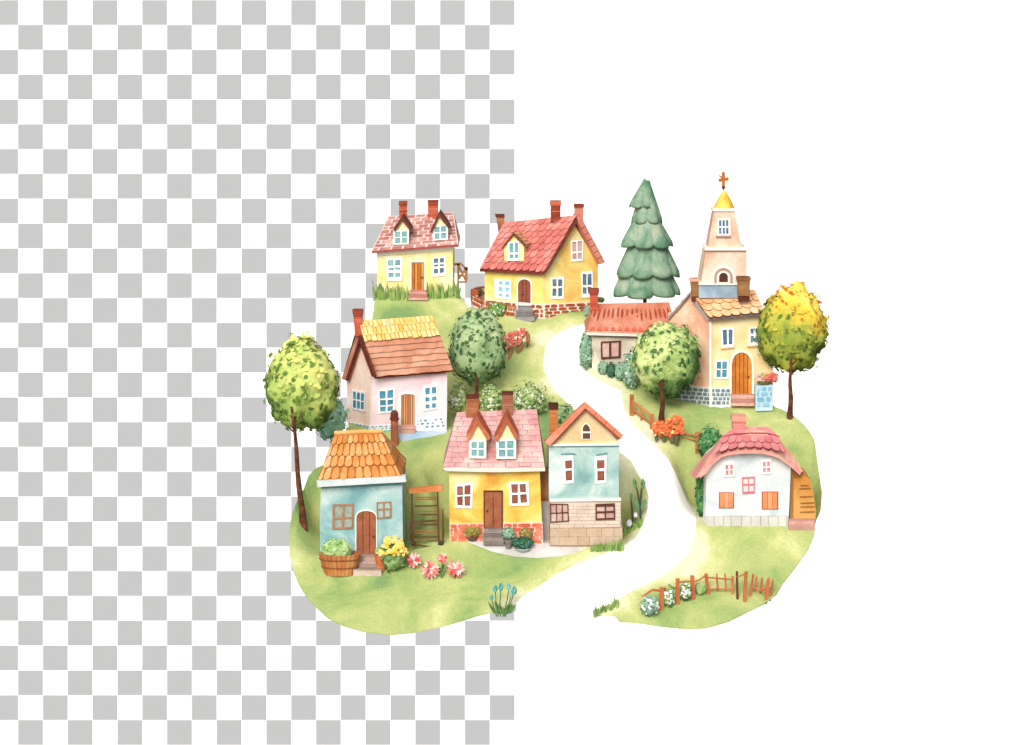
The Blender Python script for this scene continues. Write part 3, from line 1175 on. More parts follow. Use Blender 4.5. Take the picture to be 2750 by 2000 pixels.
steps(h, F1, 1101, 1145, 779, 806, 3, [STEPPK, wc('rose_riser', ['#B97D70', '#CB9384'])])

# ================================================================== yellow house with red tiled roof
H2W = wc('yellow_plaster', ['#F4CC66', '#F8DC78', '#FAE890', '#FCF0B4'], scale=0.45)
H2G = wc('yellow_gable_plaster', ['#F3C068', '#F7D478', '#FAE690', '#FBEFB0', '#FCF4C4'], scale=0.45)
H2R = wc('coral_tile', ['#CA655E', '#D4766D', '#DD867B', '#E49589', '#EAA79B'], scale=1.0, wn=.5, wt=.5, k=.82)
H2E = wc('maroon_tile_edge', ['#8C322F', '#A2423C'], scale=2)
H2B = wc('salmon_verge', ['#D9806E', '#E89A86'], scale=1.2)
ROCK = wc('brown_wall_stone', ['#8E4226', '#A8552F', '#BC6E44', '#CB8A5E'], scale=1.4, wn=.5, wt=.5)
MORT = wc('chalk_mortar', ['#F1E2D5', '#FBF3EA'], scale=2, k=.9)
C2 = onG(1459, 852)
C2 = onY(1459, 846, C2.y)
aL, aR = radians(-20), radians(26)
FL = Face(C2, aL)       # left wall recedes to the left
FR = Face(C2, aR)       # gable wall recedes to the right
uL = Vector((-cos(aL), -sin(aL), 0)).normalized()
if uL.y < 0:
    uL = Vector((-cos(aL), abs(sin(aL)), 0))
uR = Vector((cos(aR), abs(sin(aR)), 0))
FL.n = Vector((-abs(sin(aL)), -cos(aL), 0)); FL.u = -uL
FR.n = Vector((abs(sin(aR)), -cos(aR), 0)); FR.u = uR
h = thing('cottage', 'yellow house with coral red tiled roof, arched door and three chimneys on the hilltop', 'house', C2)
wallL = [FL(1302, 838), FL(1302, 724), FL(1459, 732), FL(1459, 850)]
gab = [FR(1459, 850), FR(1459, 732), FR(1551, 588), FR(1606, 708), FR(1606, 846)]
LL = uL * ((FL(1302, 800) - FL(1459, 813)).length)
# roof
apx = FR(1550, 580, 0.35)
ridge_n = FL.n
RL_ = onP(1355, 597, apx, ridge_n); RR_ = onP(1550, 578, apx, ridge_n)
EL_ = FL(1288, 723, 0.32); ER_ = FL(1462, 732, 0.32)
ER_ = ER_ + (RR_ - ER_) * 0.0
farR = FR(1624, 704, 0.35)
mb = MB()
mb.add([RL_, RR_, ER_, EL_, farR, farR + LL], [[0, 1, 2, 3], [1, 4, 5, 0], [0, 3, 5]], 2)
tiles(mb, (RL_, RR_, ER_, EL_), 8, 10, 'scallop', 0, 1, gap=.05, lift=.11, jit=.18)
tiles(mb, (RR_, RL_, farR + LL, farR), 8, 9, 'scallop', 0, 1, gap=.05, lift=.11, jit=.18)
roof2 = mb.build('roof', [H2R, H2E, H2E], h)
vb = MB()
fprism(vb, [(1550, 576), (1565, 590), (1625, 703), (1612, 710), (1553, 598)], FR, 0.46, 0.5, 0)
fprism(vb, [(1549, 585), (1551, 594), (1468, 733), (1461, 731)], FR, 0.42, 0.12, 1)
fprism(vb, [(1288, 723), (1288, 729), (1461, 739), (1461, 732)], FL, 0.30, 0.1, 1)
for k in range(1, 7):
    a, b = lerp2([(1565, 590), (1565, 590), (1625, 703), (1625, 703)], 0, k / 7), lerp2([(1553, 598), (1553, 598), (1612, 710), (1612, 710)], 0, k / 7)
    fprism(vb, [a, (a[0] + .8, a[1] + 1.3), (b[0] + .8, b[1] + 1.3), b], FR, 0.47, .03, 1)
vb.build('verge', [H2B, DARKBAND], h)
chimney(h, 1339, 576, 1357, 612, RL_.y + .2, [BRICKBR, SOOT, SOOT], lean=-6, flare=.25, caps=((0, .2, 1.5),), sink=22)
chimney(h, 1479, 540, 1505, 584, RR_.lerp(RL_, .3).y, [CAPRED, SOOT, BRICK], caps=((0, .22, 2.0), (.24, .3, 1.0), (.6, .66, .8)), sink=14)
chimney(h, 1543, 549, 1567, 588, RR_.y + .45, [wc('salmon_brick', ['#D9806A', '#E69A84'], wn=.4, wt=.6), CAPRED, CAPRED], caps=((0, .2, 1.6),), sink=14)
S2 = (RL_, RR_, ER_, EL_)
dzr = RL_.z - RR_.z
far = [g + LL for g in gab]
far[2] = far[2] + Vector((0, 0, dzr - .12)); far[1] = far[1] + Vector((0, 0, -.12)); far[3] = far[3] + Vector((0, 0, -.1))
mb = MB()
mb.prism(gab, far, 1, 0)
mb.build('wall', [H2W, H2G], h)
# dormer with its own little tiled roof
pd = on_slope(1380, 699, S2)
FD = Face(pd + FL.n * .05, 0)
FD.n, FD.u = FL.n, FL.u
mb = MB()
fprism(mb, [(1355, 700), (1352, 661), (1379, 630), (1407, 657), (1407, 701)], FD, 0, 1.5, 0)
d2 = mb.build('dormer', [H2G], h)
dr = MB()
a0, b0 = FD(1379, 625, .15), FD(1411, 658, .15)
bk2 = FL.n * -1.6
tiles(dr, (a0, a0 + bk2, b0 + bk2, b0), 4, 2, 'rect', 0, 1, lift=.08)
dr.prism([a0, b0, b0 - Vector((0, 0, .12)), a0 - Vector((0, 0, .14))], bk2, 1, 0)
c0 = FD(1348, 664, .15)
dr.prism([c0, a0 + Vector((0, 0, .03)), a0 - Vector((0, 0, .12)), c0 - Vector((0, 0, .1))], bk2, 1, 2)
dr.build('dormer_roof', [wc('apricot_tile', ['#E08E5C', '#EBA777', '#F0B98E'], wn=.5, wt=.5), LINE, H2R], d2)
wf = window(d2, FD, [(1363, 650), (1394, 648), (1394, 700), (1364, 700)], [(.17, .5), (.63, .92)], [(.08, .55), (.67, .86)], WHITE, GLASST, DKGLASS, sub=None, wob=0)
add_panes(wf, FD, [(1363, 650), (1394, 648), (1394, 700), (1364, 700)], [(.17, .5), (.63, .92)], [(.08, .55), (.67, .86)], GLASST, DKGLASS)
window(h, FL, [(1327, 748), (1373, 750), (1373, 804), (1328, 800)], [(.27, .48), (.66, .9)], [(.12, .30), (.42, .62), (.76, .90)], WHITE, GLASSSKY, GLASSSKY)
door(h, FL, 1391, 750, 1425, 820, 3, PLANKB, BROWNF, rise=14, surround=CREAMW, sw=4, handle=(1404, 790, BROWNF))
window(h, FR, [(1532, 646), (1567, 643), (1566, 700), (1534, 703)], 2, [(.08, .50), (.62, .88)], WHITE, GLASSPK, GLASSBR)
window(h, FR, [(1479, 744), (1515, 742), (1514, 802), (1479, 802)], 2, [(.12, .42), (.52, .88)], WHITE, GLASSN, DKGLASS)
window(h, FR, [(1560, 729), (1592, 727), (1593, 798), (1562, 800)], 2, [(.10, .52), (.60, .85)], WHITE, GLASSN, DKGLASS)
pl = MB()
fprism(pl, [(1302, 804), (1459, 817), (1461, 856), (1302, 846)], FL, 0.16, 0.5, 1)
fprism(pl, [(1459, 817), (1608, 810), (1608, 848), (1459, 856)], FR, 0.16, 0.5, 1)
stones(pl, (FL(1303, 806, .16), FL(1386, 813, .16), FL(1386, 850, .16), FL(1303, 842, .16)), 3, 4, FL.n, 0, rnd=random.Random(4))
stones(pl, (FL(1426, 816, .16), FL(1459, 818, .16), FL(1460, 854, .16), FL(1426, 852, .16)), 3, 2, FL.n, 0, rnd=random.Random(6))
stones(pl, (FR(1461, 818, .16), FR(1607, 811, .16), FR(1607, 845, .16), FR(1462, 854, .16)), 4, 6, FR.n, 0, rnd=random.Random(9), gap=.1)
pl.build('stone_plinth', [ROCK, MORT], h)
steps(h, FL, 1391, 1428, 821, 862, 3, [wc('slate_step', ['#8E8987', '#A09B98', '#B0ABA6'], wn=.5, wt=.5), wc('slate_riser', ['#7C7775', '#8E8987'])], tread=.34, flare=3.5)

# ================================================================== low house with red roof behind the tree
LOWW = wc('grey_beige_plaster', ['#BDB2A4', '#D5C8B6', '#E8DCC6', '#F2E9D6'], scale=.5)
LOWR = wc('terracotta_sheet', ['#D27A5C', '#DC9074', '#E6A68C', '#EEBCA6'], scale=.8, wn=.75, wt=.3, k=.8)
LOWS = wc('burnt_groove', ['#98402E', '#B45A44'], scale=2)
Y = gy(1680, 993)
FW = Face((0, Y, 0))
h = thing('cottage', 'low house with dark grooved coral roof and grey beige wall, half behind the round tree', 'house', onG(1690, 993))
body(h, [(1590, 1010), (1589, 892), (1790, 892), (1790, 1010)], FW, 3.2, LOWW)
Yr = Y + 1.6
RL, RR = onY(1598, 815, Yr), onY(1797, 811, Yr)
ER, EL = onY(1822, 899, Y - .35), onY(1575, 892, Y - .35)
mb = MB()
bkv = lambda e: Vector((e.x, 2 * Yr - e.y, e.z))
BLk, BRk = bkv(EL), bkv(ER)
mb.add([EL, ER, RR, RL, BRk, BLk], [[0, 1, 2, 3], [5, 3, 2, 4], [0, 3, 5], [1, 4, 2]], 0)
mb.prism([EL, ER, BRk, BLk], Vector((0, 0, -.15)), 1)
slp = (RL, RR, ER, EL)
nS = (RR - RL).cross(EL - RL).normalized()
nS = nS if nS.z > 0 else -nS
rnd = random.Random(8)
for i in range(17):
    s = (i + .6) / 17.3 + rnd.uniform(-.006, .006)
    t0, t1 = .18 + rnd.uniform(-.04, .06), .62 + rnd.uniform(-.14, .02)
    pts = []
    for k in range(10):
        a = 2 * pi * k / 10
        pts.append(Q(slp, s + .0135 * cos(a) + (.5 - t0) * 0, (t0 + t1) / 2 + (t1 - t0) / 2 * sin(a)) + nS * .04)
    mb.prism(pts, -nS * .06, 2, tint=rnd.random())
for i in range(12):
    s = .055 + i / 13.0
    pts = []
    for k in range(9):
        a = pi * k / 8
        pts.append(Q(slp, s + .026 * cos(a), .93 - .13 * sin(a) * rnd.uniform(.8, 1.1)) + nS * .05)
    mb.prism(pts, -nS * .08, 3, 2, tint=rnd.random())
mb.build('roof', [LOWR, wc('pale_eave', ['#E9D9CC', '#F3E8DF']), LOWS, wc('scallop_red', ['#D5604A', '#E27A62'], wn=.5, wt=.5)], h)
window(h, FW, [(1613, 917), (1668, 914), (1667, 961), (1614, 965)], [(.08, .40), (.52, .88)], [(.1, .88)], BROWNF, GLASSPK, GLASSPK, wob=.01)
chimney(h, 1585, 776, 1606, 826, Yr - .3, [BRICK, BRICKD, CAPRED], caps=((0, .2, 2), (.22, .3, 1.2)), flare=.12)
lb = MB()
fprism(lb, [(1592, 899), (1790, 903), (1790, 909), (1592, 905)], FW, .06, .1)
lb.build('eave_board', [wc('dark_grey_board', ['#7E756D', '#978D84'])], h)

# ================================================================== church
CHF = wc('church_front_plaster', ['#F6D292', '#F9DDA2', '#FBE8B8', '#FCF1D0'], scale=.45)
CHS = wc('church_side_plaster', ['#F2AE90', '#F7C4A4', '#FAD6B8', '#FCE6D0'], scale=.4, k=.95)
TOWM = wc('tower_plaster', ['#F0BC9E', '#F6D3B8', '#F9E6CF', '#FBF0DF'], scale=.5, k=.78)
CHR = wc('apricot_church_tile', ['#F0935E', '#F4A772', '#F7BC8A', '#F9CFA4', '#FBE2C0'], scale=.7, wn=.5, wt=.5, k=1.0)
SLATE = wc('slate_stone', ['#6B828C', '#80959D', '#96A8AE'], scale=1.5, wn=.5, wt=.5)
SMORT = wc('pale_mortar', ['#E8EAE8', '#F6F6F3'], scale=2, k=.9)
GREYB = wc('grey_verge', ['#B09C92', '#C4B0A6'], scale=1.5)
NAVYL = wc('ink_edge', ['#6A5A54', '#7E6C64'], scale=2)
C3 = onG(1909, 1088)
Y = C3.y
FC = Face((0, Y, 0))
th = radians(52)
FS = Face(C3, 0)
uS = Vector((-cos(th), sin(th), 0))
FS.u = -uS
FS.n = Vector((-sin(th), -cos(th), 0))
h = thing('church', 'tall cream church with tapering bell tower, gold spire cap and arched orange door', 'church', C3)
sL = FS(1797, 1075).lerp(FS(1797, 1075), 0)
L3 = (FS(1797, 1000) - FS(1909, 1000)).length
dv = uS * L3
mb = MB()
fr = [(1909, 1096), (1908, 858), (2055, 850), (2076, 985), (2076, 1098)]
mb.prism([FC(*p) for p in fr], dv, 0, 1)
mb.build('wall', [CHF, CHS], h)
gw = MB()
gable3 = [FS(1909, 1094, .012), FS(1908, 858, .012), FS(1854, 790, .012), FS(1793, 856, .012), FS(1799, 1085, .012)]
gw.prism(gable3, -FS.n * .3, 0)
gw.build('gable_wall', [CHS], h)
ap = FS(1854, 784, .2)
RL = ap
RR = onY(2026, 779, ap.y)
EL, ER = FC(1905, 857, .35), FC(2056, 843, .35)
bl = FS(1792, 856, .2)
BRk = ER + dv
mb = MB()
mid = (onY(2051, 809, (ap.y + ER.y) / 2))
mb.add([RL, RR, ER, EL, bl, BRk], [[0, 1, 2, 3], [0, 4, 5, 1], [1, 5, 2]], 2)
tiles(mb, (RL, RR, ER, EL), 4, 6, 'scallop', 0, 1, gap=.05, lift=.13, jit=.15, rnd=random.Random(12), tintf=lambda s, t, r: .75 * s + .25 * r.random())
tiles(mb, (RR, RL, bl, BRk), 4, 6, 'scallop', 0, 1, gap=.05, lift=.13)
tiles(mb, (RR, RR + Vector((.01, 0, 0)), BRk, ER), 4, 3, 'scallop', 0, 1, gap=.05, lift=.13, tintf=lambda s, t, r: .9)
fprism(mb, [(1905, 857), (2056, 843), (2056, 848), (1905, 862)], FC, .36, .1, 1)
mb.build('roof', [CHR, NAVYL, NAVYL], h)
vb = MB()
fprism(vb, [(1854, 782), (1861, 788), (1909, 852), (1908, 862), (1896, 860), (1853, 798)], FS, .24, .5)
fprism(vb, [(1855, 781), (1853, 789), (1793, 860), (1788, 858)], FS, .236, .5)
vb.build('verge', [GREYB], h)
pl = MB()
fprism(pl, [(1909, 1041), (1963, 1041), (1963, 1096), (1909, 1096)], FC, .10, .3, 1)
fprism(pl, [(1797, 1032), (1909, 1041), (1909, 1096), (1797, 1088)], FS, .10, .3, 1)
stones(pl, (FC(1911, 1043, .10), FC(1962, 1043, .10), FC(1962, 1087, .10), FC(1911, 1087, .10)), 4, 4, FC.n, 0, rnd=random.Random(2), gap=.13)
stones(pl, (FS(1799, 1035, .10), FS(1907, 1043, .10), FS(1907, 1087, .10), FS(1799, 1080, .10)), 4, 7, FS.n, 0, rnd=random.Random(3), gap=.13)
pl.build('stone_plinth', [SLATE, SMORT], h)
qb = MB()
fprism(qb, [(1905, 862), (1911, 862), (1911, 1094), (1905, 1094)], FC, .13, .1)
qb.build('corner_trim', [CREAMW], h)
window(h, FC, [(1934, 881), (1972, 879), (1971, 931), (1938, 935)], [(.17, .46), (.60, .88)], [(.10, .84)], WHITE, GLASSN, DKGLASS, sill=wc('ochre_sill', ['#E8BE72', '#F0CC88']))
window(h, FC, [(2011, 878), (2046, 876), (2046, 926), (2010, 929)], [(.14, .38), (.54, .78)], [(.10, .36), (.50, .82)], WHITE, GLASSN, DKGLASS, sill=MATS['ochre_sill'])
window(h, FC, [(1920, 967), (1957, 966), (1956, 1017), (1919, 1017)], 2, 2, WHITE, GLASSB, DKGLASS)
door(h, FC, 1965, 946, 2019, 1058, 5, PLANK, LINE, rise=34, surround=CREAMW, sw=6, handle=(2010, 1012, BROWNF))
steps(h, FC, 1965, 2025, 1058, 1090, 3, [STEPPK, wc('rose_riser2', ['#B5786C', '#CB9384'])], flare=.5)
for args in (((1857, 748, 1878, 784), 6, wc('blush_cap', ['#EDA88E', '#F6C4AC'])), ((1983, 745, 2014, 782), 0, wc('umber_cap', ['#7F5636', '#98693F']))):
    chimney(h, *args[0], ap.y + (-.25 if args[1] else -1.0), [wc('umber_brick', ['#94663F', '#A87A4E', '#BC9060'], wn=.4, wt=.6), SOOT, args[2]], lean=-3 if args[1] else 0, caps=((0, .22, 2.2),), sink=26)
# tower on the ridge
Yt = ap.y + .5


def frustum(mb, b, t, Yc, mi=0, sq=.9):
    """square tapering block; b and t are (x0, x1, y) of its front bottom and top edges"""
    pts = []
    for (x0, x1, y) in (b, t):
        hw = (x1 - x0) / 2 / pxm(onY(x0, y, Yc)) * sq
        p0, p1 = onY(x0, y, Yc - hw), onY(x1, y, Yc - hw)
        pts.append([p0, p1, p1 + Vector((0, 2 * hw, 0)), p0 + Vector((0, 2 * hw, 0))])
    mb.prism(pts[0], pts[1], mi)
    return pts


def frface(b, t, Yc, sq=.9):
    pp = frustum(MB(), b, t, Yc, 0, sq)
    f = Face(pp[0][0], 0)
    v = pp[1][0] - pp[0][0]
    v2 = pp[0][1] - pp[0][0]
    f.n = v2.cross(v).normalized()
    if f.n.y > 0:
        f.n = -f.n
    return f


mb = MB()
lo, lo_t = (1882, 2006, 762), (1896, 2005, 671)
up, up_t = (1902, 1992, 664), (1917, 1973, 566)
frustum(mb, lo, lo_t, Yt)
frustum(mb, up, up_t, Yt)
tw = mb.build('tower', [TOWM], h)
mb = MB()
frustum(mb, (1877, 1984, 800), (1877, 1983, 763), Yt, 0, 1.06)
mb.build('tower_base', [wc('blue_grey_base', ['#8FA9BA', '#A5BDCB', '#BFD1DB'], scale=.8)], tw)
BLINE = wc('blush_line', ['#C99A86', '#D8AE9A'])
for bq, tq, sq_, m_ in (((1893, 2008, 672), (1897, 2005, 665), 1.0, CREAMW), ((1914, 1974, 567), (1915, 1973, 560), 1.0, CREAMW), ((1876, 2004, 765), (1877, 2004, 758), .95, CREAMW), ((1896, 2004, 676), (1896, 2004, 672), .93, BLINE)):
    mb = MB()
    frustum(mb, bq, tq, Yt, 0, sq_)
    mb.build('cornice', [m_], tw)
ft = frface(up, up_t, Yt)
rr = [(1926, 587), (1961, 586), (1962, 632), (1926, 632)]
wf = window(tw, ft, rr, 3, 2, WHITE, GLASSN, DKGLASS, sub=None, wob=0, mx=.14, gx=.08)
add_panes(wf, ft, rr, 3, 2, GLASSN, DKGLASS, mx=.14, gx=.08)
sb = MB()
fprism(sb, [(1923, 633), (1964, 633), (1963, 637), (1924, 637)], ft, .12, .14)
sb.build('window_ledge', [wc('umber_ledge', ['#A98470', '#BC9884'])], tw)
fl = frface(lo, lo_t, Yt)
ab = MB()


def arch_ring(mb, f, x0, x1, y0, y1, wd, out, thick, mi):
    n = 20
    cx, r = (x0 + x1) / 2, (x1 - x0) / 2
    o_, i_ = [(x0, y1)], [(x0 + wd, y1)]
    for k in range(n + 1):
        a = pi - pi * k / n
        o_.append((cx + r * cos(a), y0 + r - r * sin(a)))
        i_.append((cx + (r - wd) * cos(a), y0 + r - (r - wd) * sin(a)))
    o_.append((x1, y1)); i_.append((x1 - wd, y1))
    for k in range(len(o_) - 1):
        fprism(mb, [o_[k], o_[k + 1], i_[k + 1], i_[k]], f, out, thick, mi)


def arch_fill(mb, f, x0, x1, y0, y1, out, thick, mi):
    n = 18
    cx, r = (x0 + x1) / 2, (x1 - x0) / 2
    p = [(x0, y1)] + [(cx + r * cos(pi - pi * k / n), y0 + r - r * sin(pi - pi * k / n)) for k in range(n + 1)] + [(x1, y1)]
    fprism(mb, p, f, out, thick, mi)


arch_ring(ab, fl, 1911, 1975, 712, 760, 8, .06, .1, 1)
arch_ring(ab, fl, 1918, 1968, 719, 761, 7, .10, .12, 0)
arch_ring(ab, fl, 1925, 1961, 726, 761, 6, .07, .1, 1)
arch_fill(ab, fl, 1931, 1957, 730, 761, .03, .1, 2)
ab.build('bell_arch', [wc('umber_ring', ['#B98F7C', '#CBA592']), CREAMW, wc('dark_opening', ['#5A362A', '#6E4536'])], tw)
sp = MB()
cS = onY(1944, 560, Yt)
r0 = 28 / pxm(cS)
tip = onY(1944, 511, Yt)
H = tip.z - cS.z
prof = [(r0 * .98, -.02), (r0 * 1.0, .05), (r0 * .86, H * .22), (r0 * .64, H * .48), (r0 * .42, H * .72), (r0 * .2, H * .92), (.03, H)]
n = 36
sp.lathe(cS, prof, n)
for i, v in enumerate(sp.v):
    k = i % n
    zz = (v.z - cS.z) / H
    v2 = Vector((v.x - cS.x, v.y - cS.y, 0)) * (1 + .05 * cos(k / n * 2 * pi * 12) * max(0, 1 - zz * 1.6))
    sp.v[i] = Vector((cS.x + v2.x, cS.y + v2.y, v.z - (.03 * cos(k / n * 2 * pi * 12) if i < 2 * n else 0)))
spire = sp.build('spire', [wc('gold_leaf', ['#E9A42E', '#F3BC3E', '#F9D256', '#FCE47C'], scale=.9, rough=.6)], h, smooth=True)
cr = MB()
pc = onY(1943, 503, Yt)
s = pxm(pc)
cr.tube([tip - Vector((0, 0, .1)), pc], .03, 8, 1)
cr.blob(pc, .10, .10, .10, 1, nu=12, nv=8, lump=.02)
fX = Face((0, Yt, 0))
fprism(cr, [(1939, 500), (1939, 464), (1941, 461), (1945, 461), (1947, 465), (1947.5, 500)], fX, .05, .1, 0)
fprism(cr, [(1929, 484), (1930, 480), (1939, 477.5), (1939, 487), (1933, 489)], fX, .045, .09, 0)
fprism(cr, [(1947, 477), (1956, 476), (1958, 480), (1956, 485), (1947, 486)], fX, .045, .09, 0)
fprism(cr, [(1930, 471), (1934, 470), (1939, 474), (1939, 477), (1934, 476)], fX, .04, .08, 0)
cr.build('cross', [wc('copper', ['#B96A2A', '#D28A3E'], rough=.6), BROWNF], spire)

# ================================================================== pink house with two-tone roof
PKF = wc('pink_plaster', ['#F3C9D2', '#F8DCE1', '#FBE8EA', '#FEF4F3'], scale=.45, k=.9)
PKS = wc('blush_plaster', ['#F7CDB8', '#FADAC6', '#FCE6D6', '#FDF0E6'], scale=.45, k=.97)
PKR = wc('clay_tile', ['#B97458', '#C98A6C', '#D49B7E', '#DEAF94'], scale=.8, wn=.7, wt=.4)
PKE = wc('clay_edge', ['#6A2F25', '#7F4032'], scale=2)
STRAW = wc('straw_tile', ['#F1B958', '#F6CE78', '#F9DE98', '#FBEBBE'], scale=1.2, wn=.5, wt=.55)
STRAWE = wc('straw_joint', ['#E09A40', '#EBB05A'], scale=2)
C4 = onG(993, 1153)
Y = C4.y
FC = Face((0, Y, 0))
th = radians(58)
uS = Vector((-cos(th), sin(th), 0))
FS = Face(C4, 0); FS.u = -uS; FS.n = Vector((-sin(th), -cos(th), 0))
h = thing('cottage', 'pink house with straw yellow and clay brown roof, plank door and white framed blue windows', 'house', C4)
L4 = (FS(934, 1000) - FS(993, 1000)).length
dv = uS * L4
mb = MB()
mb.prism([FC(*p) for p in [(993, 1162), (993, 1014), (1201, 1002), (1200, 1158)]], dv, 0, 1)
mb.build('wall', [PKF, PKS], h)
gw = MB()
gw.prism([FS(993, 1160, .012), FS(993, 1012, .012), FS(964, 906, .012), FS(930, 1020, .012), FS(936, 1150, .012)], -FS.n * .25, 0)
gw.build('gable_wall', [PKS], h)
ap = FS(963, 862, .2)
RL, RR = ap, onY(1163, 847, ap.y)
EL, ER = FC(1007, 1012, .35), FC(1217, 994, .35)
bl = FS(918, 1018, .2)
BRk = ER + dv
mb = MB()
mb.add([RL, RR, ER, EL, bl, BRk], [[0, 1, 2, 3], [0, 4, 5, 1], [1, 5, 2]], 1)
slp = (RL, RR, ER, EL)
tS = .37
midL, midR = Q(slp, 0, tS), Q(slp, 1, tS)
tiles(mb, (midL, midR, ER, EL), 6, 1, 'wave', 0, 1, gap=0, lift=.14, over=.3, rnd=random.Random(4))
nS = (RR - RL).cross(EL - RL).normalized()
nS = nS if nS.z > 0 else -nS
up4 = (RL + nS * .06, RR + nS * .06, midR + nS * .12, midL + nS * .12)
mb.prism([RL + nS * .05, RR + nS * .05, midR + nS * .09, midL + nS * .09], -nS * .07, 3)
tiles(mb, up4, 3, 17, 'rect', 2, 3, gap=.16, lift=.07, jit=.45, rnd=random.Random(5), over=.2)
tiles(mb, (RR, RL, bl, BRk), 8, 1, 'wave', 0, 1, gap=0, lift=.13)
mb.build('roof', [PKR, PKE, STRAW, STRAWE], h)
vb = MB()
fprism(vb, [(964, 896), (969, 905), (1007, 1008), (1004, 1013), (998, 1010), (962, 912)], FS, .26, .1, 1)
fprism(vb, [(962, 884), (966, 890), (966, 906), (930, 1022), (917, 1017)], FS, .25, .5, 0)
fprism(vb, [(966, 900), (967, 910), (932, 1022), (927, 1021)], FS, .28, .1, 1)
fprism(vb, [(1006, 1012), (1217, 994), (1217, 998), (1006, 1017)], FC, .36, .08, 1)
vb.build('verge', [PKR, PKE], h)
chimney(h, 952, 832, 974, 890, ap.y, [BRICK, BRICKD, CAPRED], lean=-3, flare=.15, caps=((0, .2, 1.5), (.24, .3, .9)), bricks=False)
window(h, FS, [(945, 1045), (981, 1052), (980, 1106), (945, 1098)], 3, 2, WHITE, GLASSB, DKGLASS, mx=.1, gx=.09)
window(h, FC, [(1014, 1046), (1062, 1041), (1061, 1106), (1015, 1111)], 2, [(.08, .38), (.46, .66), (.74, .92)], WHITE, GLASSB, DKGLASS)
window(h, FC, [(1136, 1036), (1176, 1031), (1176, 1098), (1137, 1104)], [(.16, .44), (.6, .88)], [(.12, .36), (.48, .64), (.76, .92)], WHITE, GLASSB, DKGLASS)
door(h, FC, 1077, 1058, 1114, 1142, 6, [wc('door_tan_a', ['#D08A5A', '#DE9F6E']), wc('door_tan_b', ['#DDA070', '#E8B488']), wc('door_tan_c', ['#C47C50', '#D59264'])], LINE, rise=4, surround=WHITE, sw=4)
steps(h, FC, 1072, 1114, 1142, 1163, 2, [STEPPK, wc('rose_riser3', ['#D9A590', '#E3B7A4'])], flare=1)
pl = MB()
TEAL = wc('teal_stone', ['#4C8C90', '#6CA3A6', '#8DB6BC', '#A9C2CC'], scale=2, wn=.5, wt=.5)
WM = wc('white_mortar', ['#F2F4F6', '#FDFDFD'], k=.92)
for px_, q, fc_, kw_ in (([(936, 1132), (993, 1143), (993, 1162), (936, 1150)], [(937, 1133), (992, 1144), (992, 1160), (937, 1149)], FS, dict(rnd=random.Random(2), gap=.2)),
                         ([(993, 1143), (1070, 1138), (1070, 1162), (993, 1162)], [(995, 1143), (1069, 1139), (1069, 1158), (995, 1160)], FC, dict(rnd=random.Random(3), gap=.4, skip=.3)),
                         ([(1116, 1124), (1199, 1118), (1199, 1160), (1116, 1160)], [(1117, 1126), (1198, 1120), (1198, 1146), (1117, 1152)], FC, dict(rnd=random.Random(4), gap=.45, skip=.2))):
    pl = MB()
    fprism(pl, px_, fc_, .06, .2, 1)
    stones(pl, [fc_(*e_, .06) for e_ in q], 3, 6, fc_.n, 0, **kw_)
    pl.build('stone_plinth', [TEAL, WM], h)

# ================================================================== orange house in the middle
ORW = wc('orange_plaster', ['#F2A546', '#F7BE56', '#FAD56A', '#FBE58A', '#FDF1B4'], scale=.5)
ORR = wc('pale_rose_shingle', ['#CE8C90', '#DA9F9F', '#E4B2AF', '#ECC7C0', '#F3DAD1'], scale=.6, wn=.75, wt=.3, k=.8)
ORE = wc('rose_shingle_joint', ['#B27876', '#C48E8A'], scale=2)
ORBAND = wc('rust_band', ['#B45A3C', '#C8704E', '#DB8A64'], scale=1.2)
Y = gy(1330, 1450)
FC = Face((0, Y, 0))
h = thing('cottage', 'orange yellow house with pale rose shingle roof, twin dormers and brown door', 'house', onG(1330, 1450))
D = 3.8
body(h, [(1208, 1462), (1206, 1250), (1449, 1250), (1458, 1465)], FC, D, ORW)
roof, S = gable_front_roof(h, (1227, 1107), (1442, 1099), (1464, 1257), (1189, 1257), Y, D, ORE, ORR, ORE, 11, 8, 'rect', gap=.03, lift=.06, jit=.3)
fb = MB()
fprism(fb, [(1191, 1255), (1464, 1255), (1464, 1265), (1330, 1268), (1206, 1265), (1191, 1262)], FC, .37, .2)
fb.build('fascia', [wc('ivory_board', ['#F6E6D4', '#FCF3E6'])], h)
chimney(h, 1252, 1064, 1286, 1112, Y + D / 2, [BRICKBR, SOOT, SOOT], caps=((0, .12, 1.2),))
chimney(h, 1348, 1055, 1378, 1108, Y + D / 2, [wc('dusty_brick', ['#A0664E', '#B07A60', '#BE8C72'], wn=.4, wt=.6), SOOT, SOOT], caps=((0, .09, 1),))
dormer(h, S, (1260, 1306), (1282, 1120), (1253, 1172), (1318, 1174), 1231, wc('dormer_cream', ['#F8E8A8', '#FBF1C4'], k=.95), ORBAND, th=14, win=[(1260, 1180), (1306, 1180), (1306, 1231), (1259, 1230)], fm=WHITE, pm=GLASST, lm=DKGLASS, mx=.15, my=.14)
dormer(h, S, (1333, 1386), (1361, 1117), (1328, 1177), (1392, 1171), 1232, MATS['dormer_cream'], ORBAND, th=14, win=[(1332, 1179), (1386, 1177), (1386, 1232), (1334, 1232)], fm=WHITE, pm=GLASST, lm=DKGLASS, mx=.13, my=.12)
window(h, FC, [(1222, 1298), (1270, 1295), (1268, 1365), (1222, 1364)], 2, 2, WHITE, GLASSBR, BROWNF, my=.11)
window(h, FC, [(1366, 1294), (1419, 1292), (1422, 1357), (1368, 1359)], 2, 2, WHITE, GLASSBR, BROWNF, my=.11)
